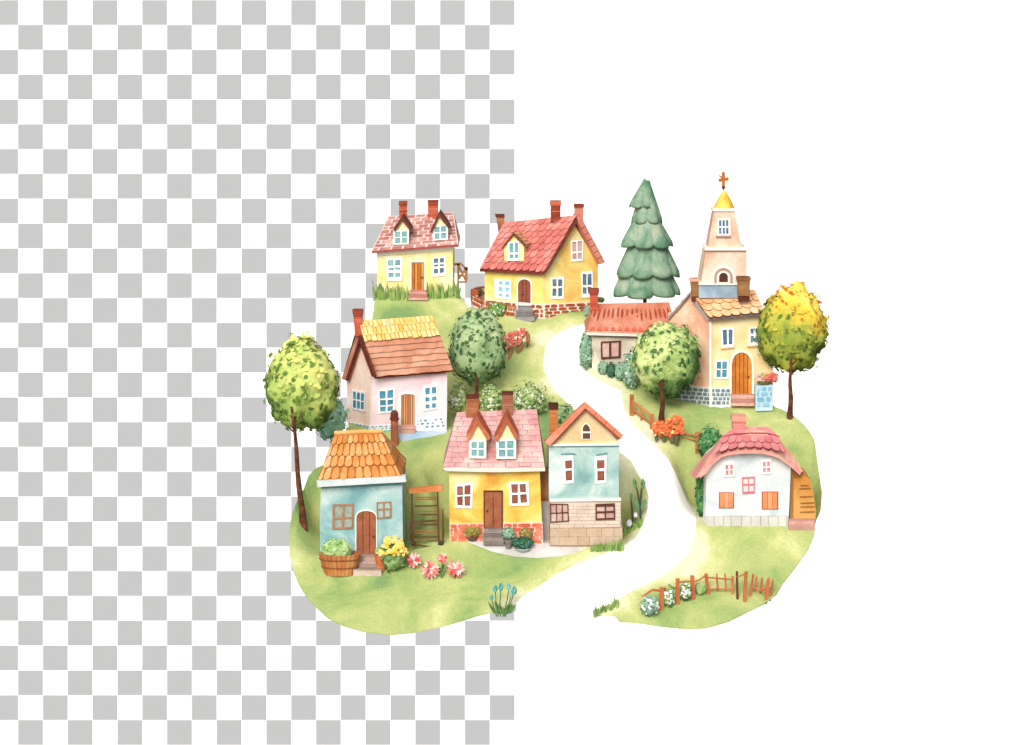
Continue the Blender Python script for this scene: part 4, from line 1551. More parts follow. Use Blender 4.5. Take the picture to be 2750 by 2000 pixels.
door(h, FC, 1301, 1320, 1348, 1417, 2, [PLANKB[0], PLANKB[1], PLANKB[0]], BROWNF, surround=BROWNF, sw=2.5, handle=(1308, 1372, BROWNF))
steps(h, FC, 1299, 1351, 1418, 1463, 4, [STEPGY, wc('dark_riser', ['#7C6F68', '#92857E'])], tread=.22, flare=.5)
pl = MB()
ORB = wc('vermilion_brick', ['#D05A42', '#DB6C52', '#E5866A', '#EC9E84'], scale=1.5, wn=.5, wt=.5)
PEACH = wc('peach_mortar', ['#F3CDB4', '#F9E2CF'])
for px_, q, sd in (([(1207, 1406), (1299, 1404), (1299, 1462), (1209, 1462)], [(1208, 1408), (1298, 1406), (1298, 1458), (1210, 1458)], 2), ([(1351, 1404), (1457, 1402), (1459, 1464), (1351, 1464)], [(1352, 1406), (1457, 1404), (1458, 1460), (1352, 1460)], 3)):
    pl = MB()
    fprism(pl, px_, FC, .06, .2, 1)
    stones(pl, [FC(*e_, .06) for e_ in q], 5, 4, FC.n, 0, rnd=random.Random(sd), gap=.08, rounded=.04, jit=.5)
    pl.build('brick_plinth', [ORB, PEACH], h)
# infill wall between the two houses
inf = thing('narrow_wall', 'narrow infill wall, brown boards above grey stone, wedged between the orange and tall blue houses', 'wall', onG(1462, 1455))
mb = MB()
FI = Face((0, Y + .7, 0))
for k in range(2):
    fprism(mb, [(1451 + k * 12, 1258), (1462.4 + k * 12, 1258), (1462.4 + k * 12, 1346), (1451 + k * 12, 1346)], FI, .02 * k, .4, 0)
mb.build('boards', [wc('walnut_board', ['#8A5638', '#A87048', '#BB8660'], scale=1.2)], inf)
mb = MB()
fprism(mb, [(1450, 1346), (1476, 1346), (1478, 1470), (1456, 1470)], FI, .06, .5, 0)
mb.build('stone_base', [wc('dove_grey', ['#A19C98', '#B5B0AC', '#C5C0BB'], scale=.8)], inf)

# ================================================================== tall blue and beige house
TLB = wc('duck_egg_plaster', ['#84B0AE', '#9EC4BF', '#B4D2CC', '#CFE2DC', '#E6F0EC'], scale=.45)
TLG = wc('beige_plaster', ['#EBC68E', '#F1D3A2', '#F6E0BA'], scale=.5)
TLS = wc('pale_stone', ['#D6C0AC', '#E2D0BE', '#EDDFD0'], scale=.8, wn=.6, wt=.4)
TLD = wc('tan_stone', ['#C0A286', '#CFB49A', '#DCC6AE'], scale=.8, wn=.6, wt=.4)
TLR = wc('coral_barge', ['#E07F5C', '#E88F6E', '#EFA488'], scale=.8)
Y = gy(1572, 1462)
FC = Face((0, Y, 0))
h = thing('townhouse', 'tall narrow house with beige gable, duck egg blue storey and pale stone ground floor', 'house', onG(1572, 1462))
D = 2.8
body(h, [(1474, 1346), (1474, 1198), (1663, 1196), (1662, 1342)], FC, D, TLB)
mb = MB()
gpts = [FC(*q, -.02) for q in [(1474, 1194), (1572, 1090), (1666, 1190), (1664, 1192)]]
mb.prism(gpts, [q + Vector((0, D - .04, -.62)) for q in gpts], 0)
mb.build('gable_wall', [TLG], h)
TLINE = wc('teal_line', ['#6C9A98', '#80ABA8'])
for q_, out_, th_, m_ in (([(1475, 1192), (1664, 1191), (1664, 1196), (1475, 1198)], .10, .3, CREAMW), ([(1477, 1341), (1668, 1338), (1668, 1345), (1477, 1347)], .12, .3, CREAMW), ([(1475, 1198), (1663, 1197), (1663, 1200), (1475, 1201)], .03, .1, TLINE)):
    lg = MB()
    fprism(lg, q_, FC, out_, th_, 0)
    lg.build('string_course', [m_], h)
mb = MB()
fprism(mb, [(1477, 1347), (1667, 1344), (1669, 1420), (1477, 1420)], FC, .05, D, 1)
rnd = random.Random(6)
for r in range(7):
    y0 = 1349 + r * 9.8
    x = 1478 + rnd.uniform(-14, 0)
    while x < 1666:
        wdt = rnd.uniform(24, 44)
        a, b = max(1478, x + .5), min(1666.5, x + wdt - .5)
        if b - a > 4:
            fprism(mb, [(a, y0 + .5), (b, y0 + .4), (b, y0 + 9.2), (a, y0 + 9.3)], FC, .065 + rnd.uniform(0, .02), .1, 0, tint=rnd.random())
        x += wdt
mb.build('stone_storey', [TLS, wc('stone_joint', ['#B7A18F', '#C6B2A0'])], h)
mb = MB()
fprism(mb, [(1476, 1418), (1672, 1415), (1672, 1480), (1476, 1480)], FC, .10, D, 1)
for r, (ya, yb) in enumerate(((1419, 1441), (1442, 1464))):
    x = 1477 - 8 * r
    while x < 1671:
        wdt = rnd.uniform(30, 52)
        a, b = max(1477, x + .6), min(1671, x + wdt - .6)
        if b - a > 5:
            fprism(mb, [(a, ya), (b, ya - .6), (b, yb), (a, yb)], FC, .13 + rnd.uniform(0, .03), .15, 0, tint=rnd.random())
        x += wdt
mb.build('stone_base', [TLD, wc('tan_joint', ['#A58A72', '#B49A82'])], h)
rb = MB()
for pp, oo in (([(1572, 1079), (1572, 1096), (1476, 1198), (1462, 1186)], .30), ([(1572, 1079), (1674, 1168), (1667, 1178), (1572, 1096)], .304)):
    fpt = [FC(*q, oo) for q in pp]
    rb.prism(fpt, [q + Vector((0, D + .5, -.66)) for q in fpt], 0)
fprism(rb, [(1572, 1095), (1572, 1101), (1486, 1192), (1478, 1196)], FC, .22, .12, 1)
fprism(rb, [(1572, 1095), (1666, 1178), (1661, 1181), (1572, 1101)], FC, .224, .12, 1)
for (a, b) in (((1545, 1105), (1551, 1116)), ((1520, 1131), (1528, 1143)), ((1494, 1156), (1503, 1168)), ((1602, 1105), (1595, 1117)), ((1630, 1130), (1622, 1141)), ((1652, 1150), (1646, 1159))):
    fprism(rb, [a, (a[0] + 1.2, a[1] + 1), (b[0] + 1.2, b[1] + 1), b], FC, .315, .03, 1)
rb.build('roof', [TLR, wc('rust_line', ['#9C5238', '#B06448'])], h)
chimney(h, 1475, 1085, 1498, 1165, Y + 1.3, [wc('ochre_brick', ['#B56E3E', '#C78350', '#D2965E'], wn=.4, wt=.6), SOOT, wc('burnt_cap', ['#46261C', '#583226'])], caps=((0, .18, 1.6),), sink=30)
# windows
ab = MB()


def cr_window(x0, x1, y0, y1, pts_top, split):
    pass


fb_, pb_ = MB(), MB()
fprism(fb_, [(1561, 1180), (1561, 1150), (1565, 1141), (1571, 1136), (1577, 1136), (1583, 1142), (1587, 1150), (1588, 1180)], FC, .05, .1)
for pts in ([(1565, 1158), (1565, 1149), (1569, 1142), (1574, 1138), (1579, 1142), (1584, 1149), (1585, 1158)], [(1565, 1163), (1585, 1163), (1585, 1178), (1565, 1178)]):
    fprism(pb_, pts, FC, .065, .03)
wo = fb_.build('window', [CREAMW], h)
pb_.build('pane', [wc('cocoa_pane', ['#5E4436', '#76584A'], rough=.5)], wo)
window(h, FC, [(1510, 1225), (1540, 1222), (1541, 1297), (1514, 1299)], [(.24, .84)], [(.17, .46), (.54, .88)], WHITE, GLASSBR, BROWNF)
window(h, FC, [(1597, 1225), (1629, 1223), (1628, 1297), (1598, 1299)], [(.2, .82)], [(.15, .45), (.55, .88)], WHITE, GLASSBR, BROWNF)
for q_ in ([(1506, 1218), (1540, 1217), (1549, 1221), (1540, 1220), (1506, 1221)], [(1600, 1224), (1606, 1219), (1631, 1216), (1631, 1219), (1606, 1222)]):
    lt = MB()
    fprism(lt, q_, FC, .06, .08)
    lt.build('lintel', [TLINE], h)
FCs = Face((0, Y - .07, 0))
window(h, FCs, [(1477, 1352), (1526, 1353), (1528, 1400), (1478, 1404)], 3, 2, BROWNF, GLASSPK, GLASSPK, mx=.05, my=.06, gx=.05, gy=.06, wob=.008)
window(h, FCs, [(1599, 1353), (1651, 1351), (1652, 1395), (1599, 1397)], 2, [(.18, .46), (.58, .88)], BROWNF, GLASSPK, GLASSPK, mx=.07, gx=.07, wob=.01)

# ================================================================== turquoise cottage, front left
BLW = wc('turquoise_plaster', ['#82B2B5', '#98C3C3', '#B0D3D0', '#C6DFDB', '#DCEBE6'], scale=.45)
BLR = wc('amber_tile', ['#D47C38', '#DE8E48', '#E7A05A', '#EEB676', '#F4CC98'], scale=.9, wn=.45, wt=.65, k=.8)
BLE = wc('amber_joint', ['#B86C34', '#C98248'], scale=2)
Y = gy(970, 1496)
FC = Face((0, Y, 0))
h = thing('cottage', 'turquoise cottage with amber tiled roof and brown arched door at the front left', 'house', onG(970, 1480))
D = 3.4
mb = MB()
fprism(mb, [(860, 1500), (859, 1400), (862, 1300), (1080, 1290), (1082, 1500)], FC, 0, D, 0)
# a weathered blue stain on the wall
mb.build('wall', [BLW], h)
roof, S = gable_front_roof(h, (899, 1164), (1025, 1159), (1079, 1284), (853, 1291), Y, D, BLE, BLR, BLE, 4, 10, 'drop', gap=.07, lift=.09, jit=.16, over=.3)
rc = MB()
rdg = [onY(898, 1163, Y + D / 2), onY(1026, 1158, Y + D / 2)]
rc.tube([rdg[0], (rdg[0] + rdg[1]) / 2 + Vector((0, 0, .02)), rdg[1]], .11, 10, 0)
rc.build('ridge_cap', [wc('honey_ridge', ['#F0A95A', '#F6C27C'])], roof)
fb = MB()
fprism(fb, [(851, 1290), (1089, 1278), (1091, 1294), (852, 1308)], FC, .42, .36, 0)
fprism(fb, [(862, 1306), (1079, 1296), (1079, 1302), (862, 1312)], FC, .02, .1, 1)  # narrow darker teal strip along the top of the wall
fb.build('fascia', [wc('pale_grey_board', ['#CAD6D8', '#DDE6E6', '#EDF2F0'], scale=.6), wc('dark_teal_board', ['#6AA3A8', '#7DB2B5'])], h)
window(h, FC, [(893, 1354), (950, 1352), (948, 1419), (892, 1422)], [(.10, .46), (.56, .92)], [(.08, .52), (.60, .92)], wc('tan_frame', ['#A8785A', '#BC8E6E']), GLASSGY, GLASSGY, wob=.01)
window(h, FC, [(1011, 1348), (1050, 1346), (1051, 1390), (1012, 1394)], [(.08, .44), (.54, .90)], [(.08, .40), (.50, .90)], MATS['tan_frame'], wc('glass_mist', ['#A9C4BC', '#BBD2C8'], rough=.5), MATS['glass_mist'], wob=.01)
door(h, FC, 957, 1372, 1010, 1492, 3, PLANKB, BROWNF, rise=16, surround=CREAMW, sw=3, handle=(1003, 1440, BROWNF))
steps(h, FC, 957, 1016, 1493, 1547, 3, [STEPBR, wc('taupe_riser', ['#A38D80', '#B6A194'])], tread=.3, flare=4)

# ================================================================== white house with rose roof, right
WHW = wc('cool_white_plaster', ['#CBD7DA', '#DEE6E8', '#EBF0EF', '#F8F9F7'], scale=.45, k=.88)
WHR = wc('rose_tile', ['#DF6F72', '#E58486', '#EC9A98', '#F2B3AC'], scale=.8, wn=.5, wt=.5)
WHE = wc('crimson_joint', ['#963A42', '#AA4E52'], scale=2)
WHV = wc('salmon_board', ['#E9948C', '#F0AA9C', '#F5C2B0'], scale=.7)
Y = gy(2010, 1409)
FC = Face((0, Y, 0))
h = thing('cottage', 'white house with rose scalloped hipped roof and orange shutters beside the path', 'house', onG(2010, 1409))
D = 3.2
arcp = [(1897, 1271), (1912, 1252), (1933, 1233), (1969, 1216), (2000, 1209), (2031, 1208), (2062, 1213), (2086, 1222), (2108, 1238), (2124, 1254)]
body(h, [(2117, 1424)] + [(1895, 1424)] + arcp, FC, D, WHW)
# roof: outer outline at the ridge depth, lower edge at the front, mirrored behind
outer = [(1868, 1283), (1888, 1254), (1905, 1226), (1917, 1212), (1930, 1192), (1940, 1172), (1966, 1149), (2015, 1145), (2064, 1146), (2092, 1176), (2110, 1202), (2122, 1214), (2139, 1238), (2156, 1265)]
inner = [(1880, 1278), (1900, 1262), (1913, 1243), (1925, 1233), (1938, 1222), (1958, 1216), (1985, 1212), (2016, 1211), (2048, 1212), (2072, 1217), (2092, 1224), (2112, 1238), (2130, 1252), (2150, 1270)]
Yr = Y + D / 2
mb = MB()
n = len(outer)
hz_f = [0.05, .15, .3, .5, .7, .9, 1, 1, 1, .9, .7, .45, .2, .05]
OU = [onY(*outer[i], Y - .45 + (D / 2 + .45) * hz_f[i]) for i in range(n)]
IN = [onY(*inner[i], Y - .45) for i in range(n)]
OB = [Vector((p.x, 2 * Yr - p.y, p.z - .19 * 2 * (Yr - p.y))) for p in OU]
IB = [Vector((p.x, 2 * Yr - p.y, p.z - .19 * 2 * (Yr - p.y))) for p in IN]
dn = Vector((0, 0, -.12))
for i in range(n - 1):
    mb.poly([OU[i], OU[i + 1], IN[i + 1], IN[i]], 2)
    mb.poly([OB[i], OB[i + 1], IB[i + 1], IB[i]], 2)
    mb.poly([OU[i], OU[i + 1], OB[i + 1], OB[i]], 2)
    mb.poly([IN[i], IN[i + 1], IN[i + 1] + dn, IN[i] + dn], 2)
    mb.poly([IN[i] + dn, IN[i + 1] + dn, IB[i + 1] + dn, IB[i] + dn], 2)
for a, b, c, d in ((OU[0], IN[0], IB[0], OB[0]), (OU[-1], IN[-1], IB[-1], OB[-1])):
    mb.poly([a, b, b + dn, c + dn, c, d], 2)
# tiled middle
def hipY(y):
    return Yr + (Y - .45 - Yr) * (y - 1148) / (1222 - 1148)


tl = (onY(1944, 1171, hipY(1171)), onY(2088, 1172, hipY(1172)), onY(2108, 1222, Y - .45), onY(1916, 1224, Y - .45))
tlq = (tl[0] + Vector((0, -.03, .05)), tl[1] + Vector((0, -.03, .05)), tl[2] + Vector((0, -.04, .03)), tl[3] + Vector((0, -.04, .03)))


_Q = Q


def curve_q(quad, s, t):
    p = _Q(quad, s, t)
    return p + Vector((0, 0, .28 * t * t * sin(pi * s)))


Q = curve_q
tiles(mb, tlq, 2, 8, 'scallop', 0, 1, gap=.05, lift=.14, jit=.12, rnd=random.Random(3), over=.5)
Q = _Q
# ridge board
rp = [onY(x, y, hipY(y) - .12) for x, y in ((1940, 1174), (1975, 1166), (2016, 1164), (2060, 1164), (2092, 1173))]
mb.tube(rp, .055, 6, 1)
top_band = [onY(1966, 1149, Yr - .05), onY(2064, 1146, Yr - .05), onY(2092, 1172, hipY(1172) - .1), onY(2016, 1164, hipY(1164) - .1), onY(1940, 1173, hipY(1173) - .1)]
mb.prism(top_band, Vector((0, .06, -.06)), 0, tint=.6)
mb.build('roof', [WHR, WHE, WHV], h)
chimney(h, 1968, 1118, 2003, 1156, Yr, [wc('rose_brick', ['#DC7A74', '#E48E86', '#EAA198'], wn=.4, wt=.6), WHE, wc('salmon_cap', ['#E89C86', '#F0B49E'])], caps=((0, .36, 2.5),), sink=16)
window(h, FC, [(1942, 1243), (1972, 1240), (1973, 1279), (1944, 1281)], [(.2, .45), (.6, .85)], [(.18, .48), (.56, .88)], WHITE, wc('glass_pink', ['#E07C88', '#EA9AA0'], rough=.5), MATS['glass_pink'])
window(h, FC, [(2043, 1235), (2071, 1232), (2072, 1271), (2045, 1273)], [(.18, .46), (.58, .88)], [(.16, .48), (.58, .88)], WHITE, MATS['glass_pink'], MATS['glass_pink'])
window(h, FC, [(1992, 1281), (2027, 1279), (2027, 1324), (1994, 1326)], 2, [(.10, .42), (.52, .88)], wc('pink_frame', ['#DB7480', '#E58E96']), wc('glass_white', ['#F0E0E2', '#F8EEEE'], rough=.5), MATS['glass_white'], mx=.09, gx=.07, wob=.01)
for (a, b, c, d, nm) in ((1931, 1322, 1971, 1365, 'left'), (2046, 1320, 2090, 1368, 'right')):
    sb = MB()
    fprism(sb, rect(a, b, c, d), FC, .03, .06, 3)
    wv = (c - a - 4) / 3
    for k in range(3):
        x = a + 2 + wv * k
        fprism(sb, rect(x + .5, b + 2, x + wv - .5, d - 2), FC, .06, .05, k % 3)
    so_ = sb.build('shutter', [wc('shutter_orange_a', ['#E68A58', '#EFA070']), wc('shutter_orange_b', ['#EE9E6A', '#F4B488']), MATS['shutter_orange_a'], wc('shutter_edge', ['#B04A34', '#C45E44'])], h)
pl = MB()
fprism(pl, rect(1897, 1385, 2117, 1424), FC, .04, .2, 1)
x = 1898
rnd = random.Random(3)
while x < 2115:
    wdt = rnd.uniform(17, 30)
    b = min(2116.5, x + wdt)
    fprism(pl, [(x + .7, 1386 + rnd.uniform(-1, 1)), (b - .7, 1386 + rnd.uniform(-1, 1)), (b - .7, 1423), (x + .7, 1423)], FC, .08, .1, 0, tint=rnd.random())
    x = b
pl.build('stone_plinth', [wc('ash_stone', ['#CBC7C0', '#D9D5CE', '#E5E2DC'], wn=.5, wt=.5), wc('grey_joint', ['#A8A6A2', '#B8B6B2'])], h)
an = MB()
fprism(an, [(2122, 1402), (2126, 1254), (2176, 1286), (2186, 1330), (2191, 1370), (2190, 1400)], FC, -.10, 2.2, 0)
fprism(an, [(2121, 1402), (2124, 1250), (2130, 1254), (2130, 1400)], FC, -.06, .2, 1)
fprism(an, [(2126, 1250), (2158, 1268), (2150, 1282), (2131, 1284)], FC, -.07, .2, 1)
for k, (y, xa, xb) in enumerate(((1303, 2150, 2172), (1311, 2147, 2178), (1333, 2148, 2184), (1350, 2150, 2187), (1360, 2149, 2188), (1374, 2148, 2188))):
    fprism(an, [(xa, y), (xb, y - 1.5), (xb, y + 1.8), (xa, y + 3)], FC, -.06, .1, 1)
an.build('wooden_annex', [wc('honey_board', ['#D08A3E', '#DC9C50', '#E6AE66'], scale=.7), wc('umber_board', ['#9A6634', '#B07C46'])], h)
steps(h, Face((0, Y - .02, 0)), 2119, 2188, 1395, 1424, 2, [STEPPK, wc('rose_riser4', ['#BC8A80', '#CFA196'])], tread=.3, flare=.5)

# ================================================================== trees
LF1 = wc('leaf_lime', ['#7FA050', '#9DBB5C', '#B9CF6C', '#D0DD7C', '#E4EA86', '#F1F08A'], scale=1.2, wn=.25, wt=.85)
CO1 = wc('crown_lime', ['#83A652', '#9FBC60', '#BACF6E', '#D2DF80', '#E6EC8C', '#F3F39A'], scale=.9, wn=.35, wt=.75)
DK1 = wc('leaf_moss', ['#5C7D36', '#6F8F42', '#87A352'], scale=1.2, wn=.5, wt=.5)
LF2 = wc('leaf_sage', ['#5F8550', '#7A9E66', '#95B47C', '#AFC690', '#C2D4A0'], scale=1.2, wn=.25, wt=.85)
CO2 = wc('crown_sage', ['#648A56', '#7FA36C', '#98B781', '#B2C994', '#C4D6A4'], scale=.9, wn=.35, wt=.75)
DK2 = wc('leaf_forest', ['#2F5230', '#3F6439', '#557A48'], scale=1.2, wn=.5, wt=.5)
LF3 = wc('leaf_autumn', ['#6F8A38', '#93A544', '#B9BC4C', '#DDC94E', '#F3CF4A', '#FADD52', '#FBE768'], scale=1.2, wn=.2, wt=.85)
CO3 = wc('crown_autumn', ['#748E3A', '#97A846', '#BCBE4E', '#DFCB4E', '#F4D04A', '#FADE56', '#FCE972'], scale=.9, wn=.25, wt=.8)
DK3 = wc('leaf_rust', ['#5A7632', '#627C34', '#748236', '#C98A34', '#D9682E', '#DF7432'], scale=1.2, wn=.2, wt=.9)
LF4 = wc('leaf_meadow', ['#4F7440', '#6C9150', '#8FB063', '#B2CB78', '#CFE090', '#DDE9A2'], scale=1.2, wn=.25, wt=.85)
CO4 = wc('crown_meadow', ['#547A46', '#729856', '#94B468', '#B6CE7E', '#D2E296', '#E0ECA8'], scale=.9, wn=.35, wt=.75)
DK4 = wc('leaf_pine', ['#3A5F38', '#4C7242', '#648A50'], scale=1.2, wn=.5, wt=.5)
TEALF = [wc('crown_teal', ['#74B294', '#93C8AB', '#AEDABF', '#C6E6D2'], scale=.9, wn=.35, wt=.75, k=1.0), wc('leaf_teal', ['#6CAA8E', '#8CC2A5', '#AAD6BA', '#C4E4CE'], scale=1.2, wn=.25, wt=.85, k=1.0), wc('leaf_deep_teal', ['#437F6A', '#558F78'], scale=1.2)]

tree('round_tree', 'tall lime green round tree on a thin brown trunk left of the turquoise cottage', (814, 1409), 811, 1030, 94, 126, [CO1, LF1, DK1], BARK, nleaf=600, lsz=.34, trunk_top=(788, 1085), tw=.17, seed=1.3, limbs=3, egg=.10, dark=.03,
     tintf=lambda q: -.46 + .92 * sstep((q.z + .45 * q.x + .65) / 1.7), ragged=.035, dabs=230)  # tint paints a light side up and right, shade toward the underside
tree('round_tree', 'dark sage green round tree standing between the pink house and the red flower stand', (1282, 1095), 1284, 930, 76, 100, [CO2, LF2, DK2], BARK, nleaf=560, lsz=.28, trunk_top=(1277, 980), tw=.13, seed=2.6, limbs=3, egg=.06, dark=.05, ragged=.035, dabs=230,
     tintf=lambda q: -.30 + .6 * sstep((q.z + 1.0) / 1.7))  # tint darkens the lower crown, a painted shaded underside
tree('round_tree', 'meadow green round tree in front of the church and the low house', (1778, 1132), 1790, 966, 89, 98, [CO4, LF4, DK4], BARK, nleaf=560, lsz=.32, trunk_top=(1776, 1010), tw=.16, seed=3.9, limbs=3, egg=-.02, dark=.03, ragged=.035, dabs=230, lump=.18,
     tintf=lambda q: -.42 + .84 * sstep((q.z * .9 - .75 * q.x + 1.0) / 1.9))  # lit upper left and shaded lower right painted into the crown tint
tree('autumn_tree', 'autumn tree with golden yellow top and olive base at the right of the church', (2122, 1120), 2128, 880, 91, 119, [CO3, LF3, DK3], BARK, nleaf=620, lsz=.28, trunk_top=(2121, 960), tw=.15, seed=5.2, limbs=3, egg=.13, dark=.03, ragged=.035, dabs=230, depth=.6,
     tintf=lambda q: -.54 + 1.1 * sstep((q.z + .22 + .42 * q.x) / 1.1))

# conifer
B = onY(1732, 870, gy(1732, 850))
B = Vector((B.x, B.y, hz(B.x, B.y)))
YC = B.y
root = thing('conifer_tree', 'blue green conifer with drooping scalloped tiers behind the low house', 'tree', B)
mb = MB()
mb.tube([B - Vector((0, 0, .3)), onY(1732, 780, YC), onY(1731, 560, YC)], [.13, .10, .04], 8)
mb.build('trunk', [BARK], root)
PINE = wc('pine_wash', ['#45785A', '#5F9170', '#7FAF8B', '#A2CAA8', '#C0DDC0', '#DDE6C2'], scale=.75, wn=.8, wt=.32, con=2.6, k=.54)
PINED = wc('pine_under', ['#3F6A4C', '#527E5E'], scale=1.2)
tiers = [(479, 556, 2, 36, 1724, 6), (484, 600, 8, 42, 1737, 6), (566, 662, 22, 72, 1736, 7), (626, 742, 36, 86, 1739, 7), (700, 792, 52, 91, 1735, 7)]
for ti, (ya, yb, ra, rb, cx, lobes) in enumerate(tiers):
    mb = MB()
    c0 = onY(1731 if ti == 0 else cx, ya, YC)
    c1 = onY(cx, yb, YC)
    s = pxm(c1)
    r0, r1 = ra / s, 1.08 * rb / s
    H = c0.z - c1.z
    n, m = 120, 14
    rnd = random.Random(ti)
    ph = [rnd.uniform(-.35, .35) for _ in range(40)]
    cuts = sorted((k + .5 + .35 * ph[k]) / lobes * 2 * pi for k in range(lobes))

    def lob(t):
        """distance to the nearest crease between boughs: 0 at a crease, 1 mid-bough; and how deep this bough hangs"""
        for k in range(lobes):
            a = cuts[k]
            b = cuts[(k + 1) % lobes] + (2 * pi if k == lobes - 1 else 0)
            tt = t if t >= cuts[0] else t + 2 * pi
            if a <= tt < b:
                u = (tt - a) / (b - a)
                return sin(pi * u) ** .42, ph[k + 20]
        return 1, 0
    for i in range(m + 1):
        u = i / m
        for k in range(n):
            t = 2 * pi * k / n
            L, dpv = lob(t)
            r = r0 + (r1 - r0) * (u ** 1.05) * (1 + .04 * sin(u * pi))
            crease = (1 - L) * .24 * sstep((u - .25) / .5)
            r *= 1 - crease
            z = c0.z - H * u * (1 - .09 * (1 - L) * u + .05 * dpv * u)
            if u > .86:
                r *= 1 - (u - .86) * .45
            cxm = c0.x + (c1.x - c0.x) * u
            mb.v.append(Vector((cxm + r * cos(t), YC + r * sin(t) * .9, z)))
    for i in range(m):
        for k in range(n):
            k2 = (k + 1) % n
            u = i / m
            mb.f.append([i * n + k, (i + 1) * n + k, (i + 1) * n + k2, i * n + k2])
            mb.m.append(0); mb.t.append(.06 * rnd.random() + .15 + .7 * sin(pi * min(1, u * 1.02)) ** 1.5)  # tint paints shade below the tier above and at the hem, paler mid-tier
    o0 = m * n
    ci = len(mb.v)
    mb.v.append(Vector((c1.x, YC, c1.z + H * .35)))
    for k in range(n):
        mb.f.append([o0 + k, ci, o0 + (k + 1) % n]); mb.m.append(1); mb.t.append(0)
    # brushy needles along the hem
    for k in range(40):
        t = rnd.uniform(0, 2 * pi)
        i = rnd.choice([m, m - 1, m - 1, m - 2, m - 4, m - 6, m - 8])
        kk = int(t / (2 * pi) * n) % n
        p = mb.v[i * n + kk]
        d = Vector((cos(t), sin(t), 0))
        mb.leaf(p + d * .01, d + Vector((0, 0, .4)), Vector((rnd.uniform(-.2, .2), rnd.uniform(-.2, .2), -1)) + d * .3, rnd.uniform(.14, .26), .06, 0, rnd.uniform(-.1, .4))
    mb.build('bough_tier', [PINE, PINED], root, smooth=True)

# ================================================================== bushes
GB = [wc('crown_green', ['#5E8F46', '#7CA858', '#9ABF6C', '#BAD488'], scale=.9, wn=.35, wt=.75), wc('leaf_green', ['#578843', '#75A254', '#95BB68', '#B6D182'], scale=1.2, wn=.25, wt=.85), wc('leaf_deep_green', ['#2F5E30', '#3F6E3A'], scale=1.2)]
DG = [wc('crown_emerald', ['#3F7A48', '#569158', '#70A86A', '#8ABB7C'], scale=.9, wn=.35, wt=.75), wc('leaf_emerald', ['#3B7444', '#528C55', '#6DA568', '#88B97A'], scale=1.2, wn=.25, wt=.85), wc('leaf_bottle', ['#2B5A38', '#376842'], scale=1.2)]
SB = [wc('crown_seafoam', ['#6F9E80', '#8DB698', '#ABCBAE', '#C4DCC0'], scale=.9, wn=.35, wt=.75), wc('leaf_seafoam', ['#6A997C', '#88B294', '#A8C9AB', '#C1DABD'], scale=1.2, wn=.25, wt=.85), wc('leaf_spruce', ['#47725A', '#568268'], scale=1.2)]
PG = [wc('crown_pale', ['#8DB066', '#A8C47C', '#C6D898', '#DDE8B4'], scale=.9, wn=.35, wt=.75), wc('leaf_pale', ['#83A95C', '#9FBF74', '#BED490', '#D9E5AE'], scale=1.2, wn=.25, wt=.85), wc('leaf_olive', ['#5F8A48', '#76A058'], scale=1.2)]
WF = wc('white_petal', ['#F4F6EC', '#FFFFFF'], scale=3, k=.92)
RF = wc('red_petal', ['#D66052', '#E27868', '#EA9282'], scale=3, wn=.4, wt=.6)
OF = wc('orange_petal', ['#E4623A', '#EE7A48', '#F39866'], scale=3, wn=.4, wt=.6)
PF = wc('pink_petal', ['#CC4660', '#DE5A54', '#EC8C86', '#F9DAD2', '#FFF8F4'], scale=3, wn=.3, wt=.75)
YF = wc('yellow_petal', ['#F0B53C', '#F6CF58', '#FAE48A', '#FBF2C0'], scale=3, wn=.4, wt=.6)
TF = wc('turquoise_petal', ['#4FA79A', '#74BFB2', '#A6D9D0', '#E6F4F0'], scale=3, wn=.3, wt=.75)
WOOD = wc('tan_wood', ['#A9683C', '#BF7E4C', '#D0955F'], scale=1.5, wn=.6, wt=.4)
WOODR = wc('russet_wood', ['#B5623C', '#C8754A', '#D68A5E'], scale=1.5, wn=.6, wt=.4)
WOODD = wc('dark_wood', ['#5A3A28', '#704A34', '#8A6044'], scale=1.5, wn=.6, wt=.4)
STEM = wc('green_stem', ['#4C7440', '#628A4C', '#7C9E5C'], scale=2, wn=.5, wt=.5)

bush('round_bush', 'tall seafoam teal bush tucked between the lime tree and the pink house', (905, 1215), 846, 1062, 930, 1182, TEALF, nleaf=420, lsz=.24, seed=1.1, stem=True, stemm=BARK, depth=.6)
bush('small_bush', 'small green bush with white specks in front of the brown stone wall', (1334, 849), 1311, 812, 1358, 849, GB, nleaf=260, lsz=.15, seed=2.2, flowers=WF, nf=14, fsz=.06, dark=.3, depth=.6)
bush('small_bush', 'tiny olive bush at the right end of the yellow house', (1612, 812), 1596, 797, 1624, 812, GB, nleaf=120, lsz=.13, seed=2.9)
bush('small_bush', 'tiny pale green sprig at the right foot of the brown stone plinth', (1577, 850), 1568, 822, 1586, 850, SB, nleaf=110, lsz=.12, seed=3.3)
bush('tall_bush', 'pale green bush at the left end of the low house by the path', (1574, 990), 1556, 896, 1592, 990, SB, nleaf=300, lsz=.22, seed=4.1, depth=.9, dark=.16)
for k, (x0, y0, x1, y1, lab) in enumerate(((1606, 968, 1632, 1006, 'grey green shrub at the wall below the brown window, leftmost of three'), (1629, 974, 1654, 1014, 'dark pointed shrub in the middle of the row below the brown window'), (1652, 972, 1680, 1022, 'dusky shrub at the right of the row below the brown window'))):
    bush('wall_shrub', lab, ((x0 + x1) / 2, y1), x0, y0, x1, y1, SB if k != 1 else [SB[2], SB[2], DK2], nleaf=170, lsz=.15, seed=5 + k, dark=.3, group='shrubs along the low house wall')
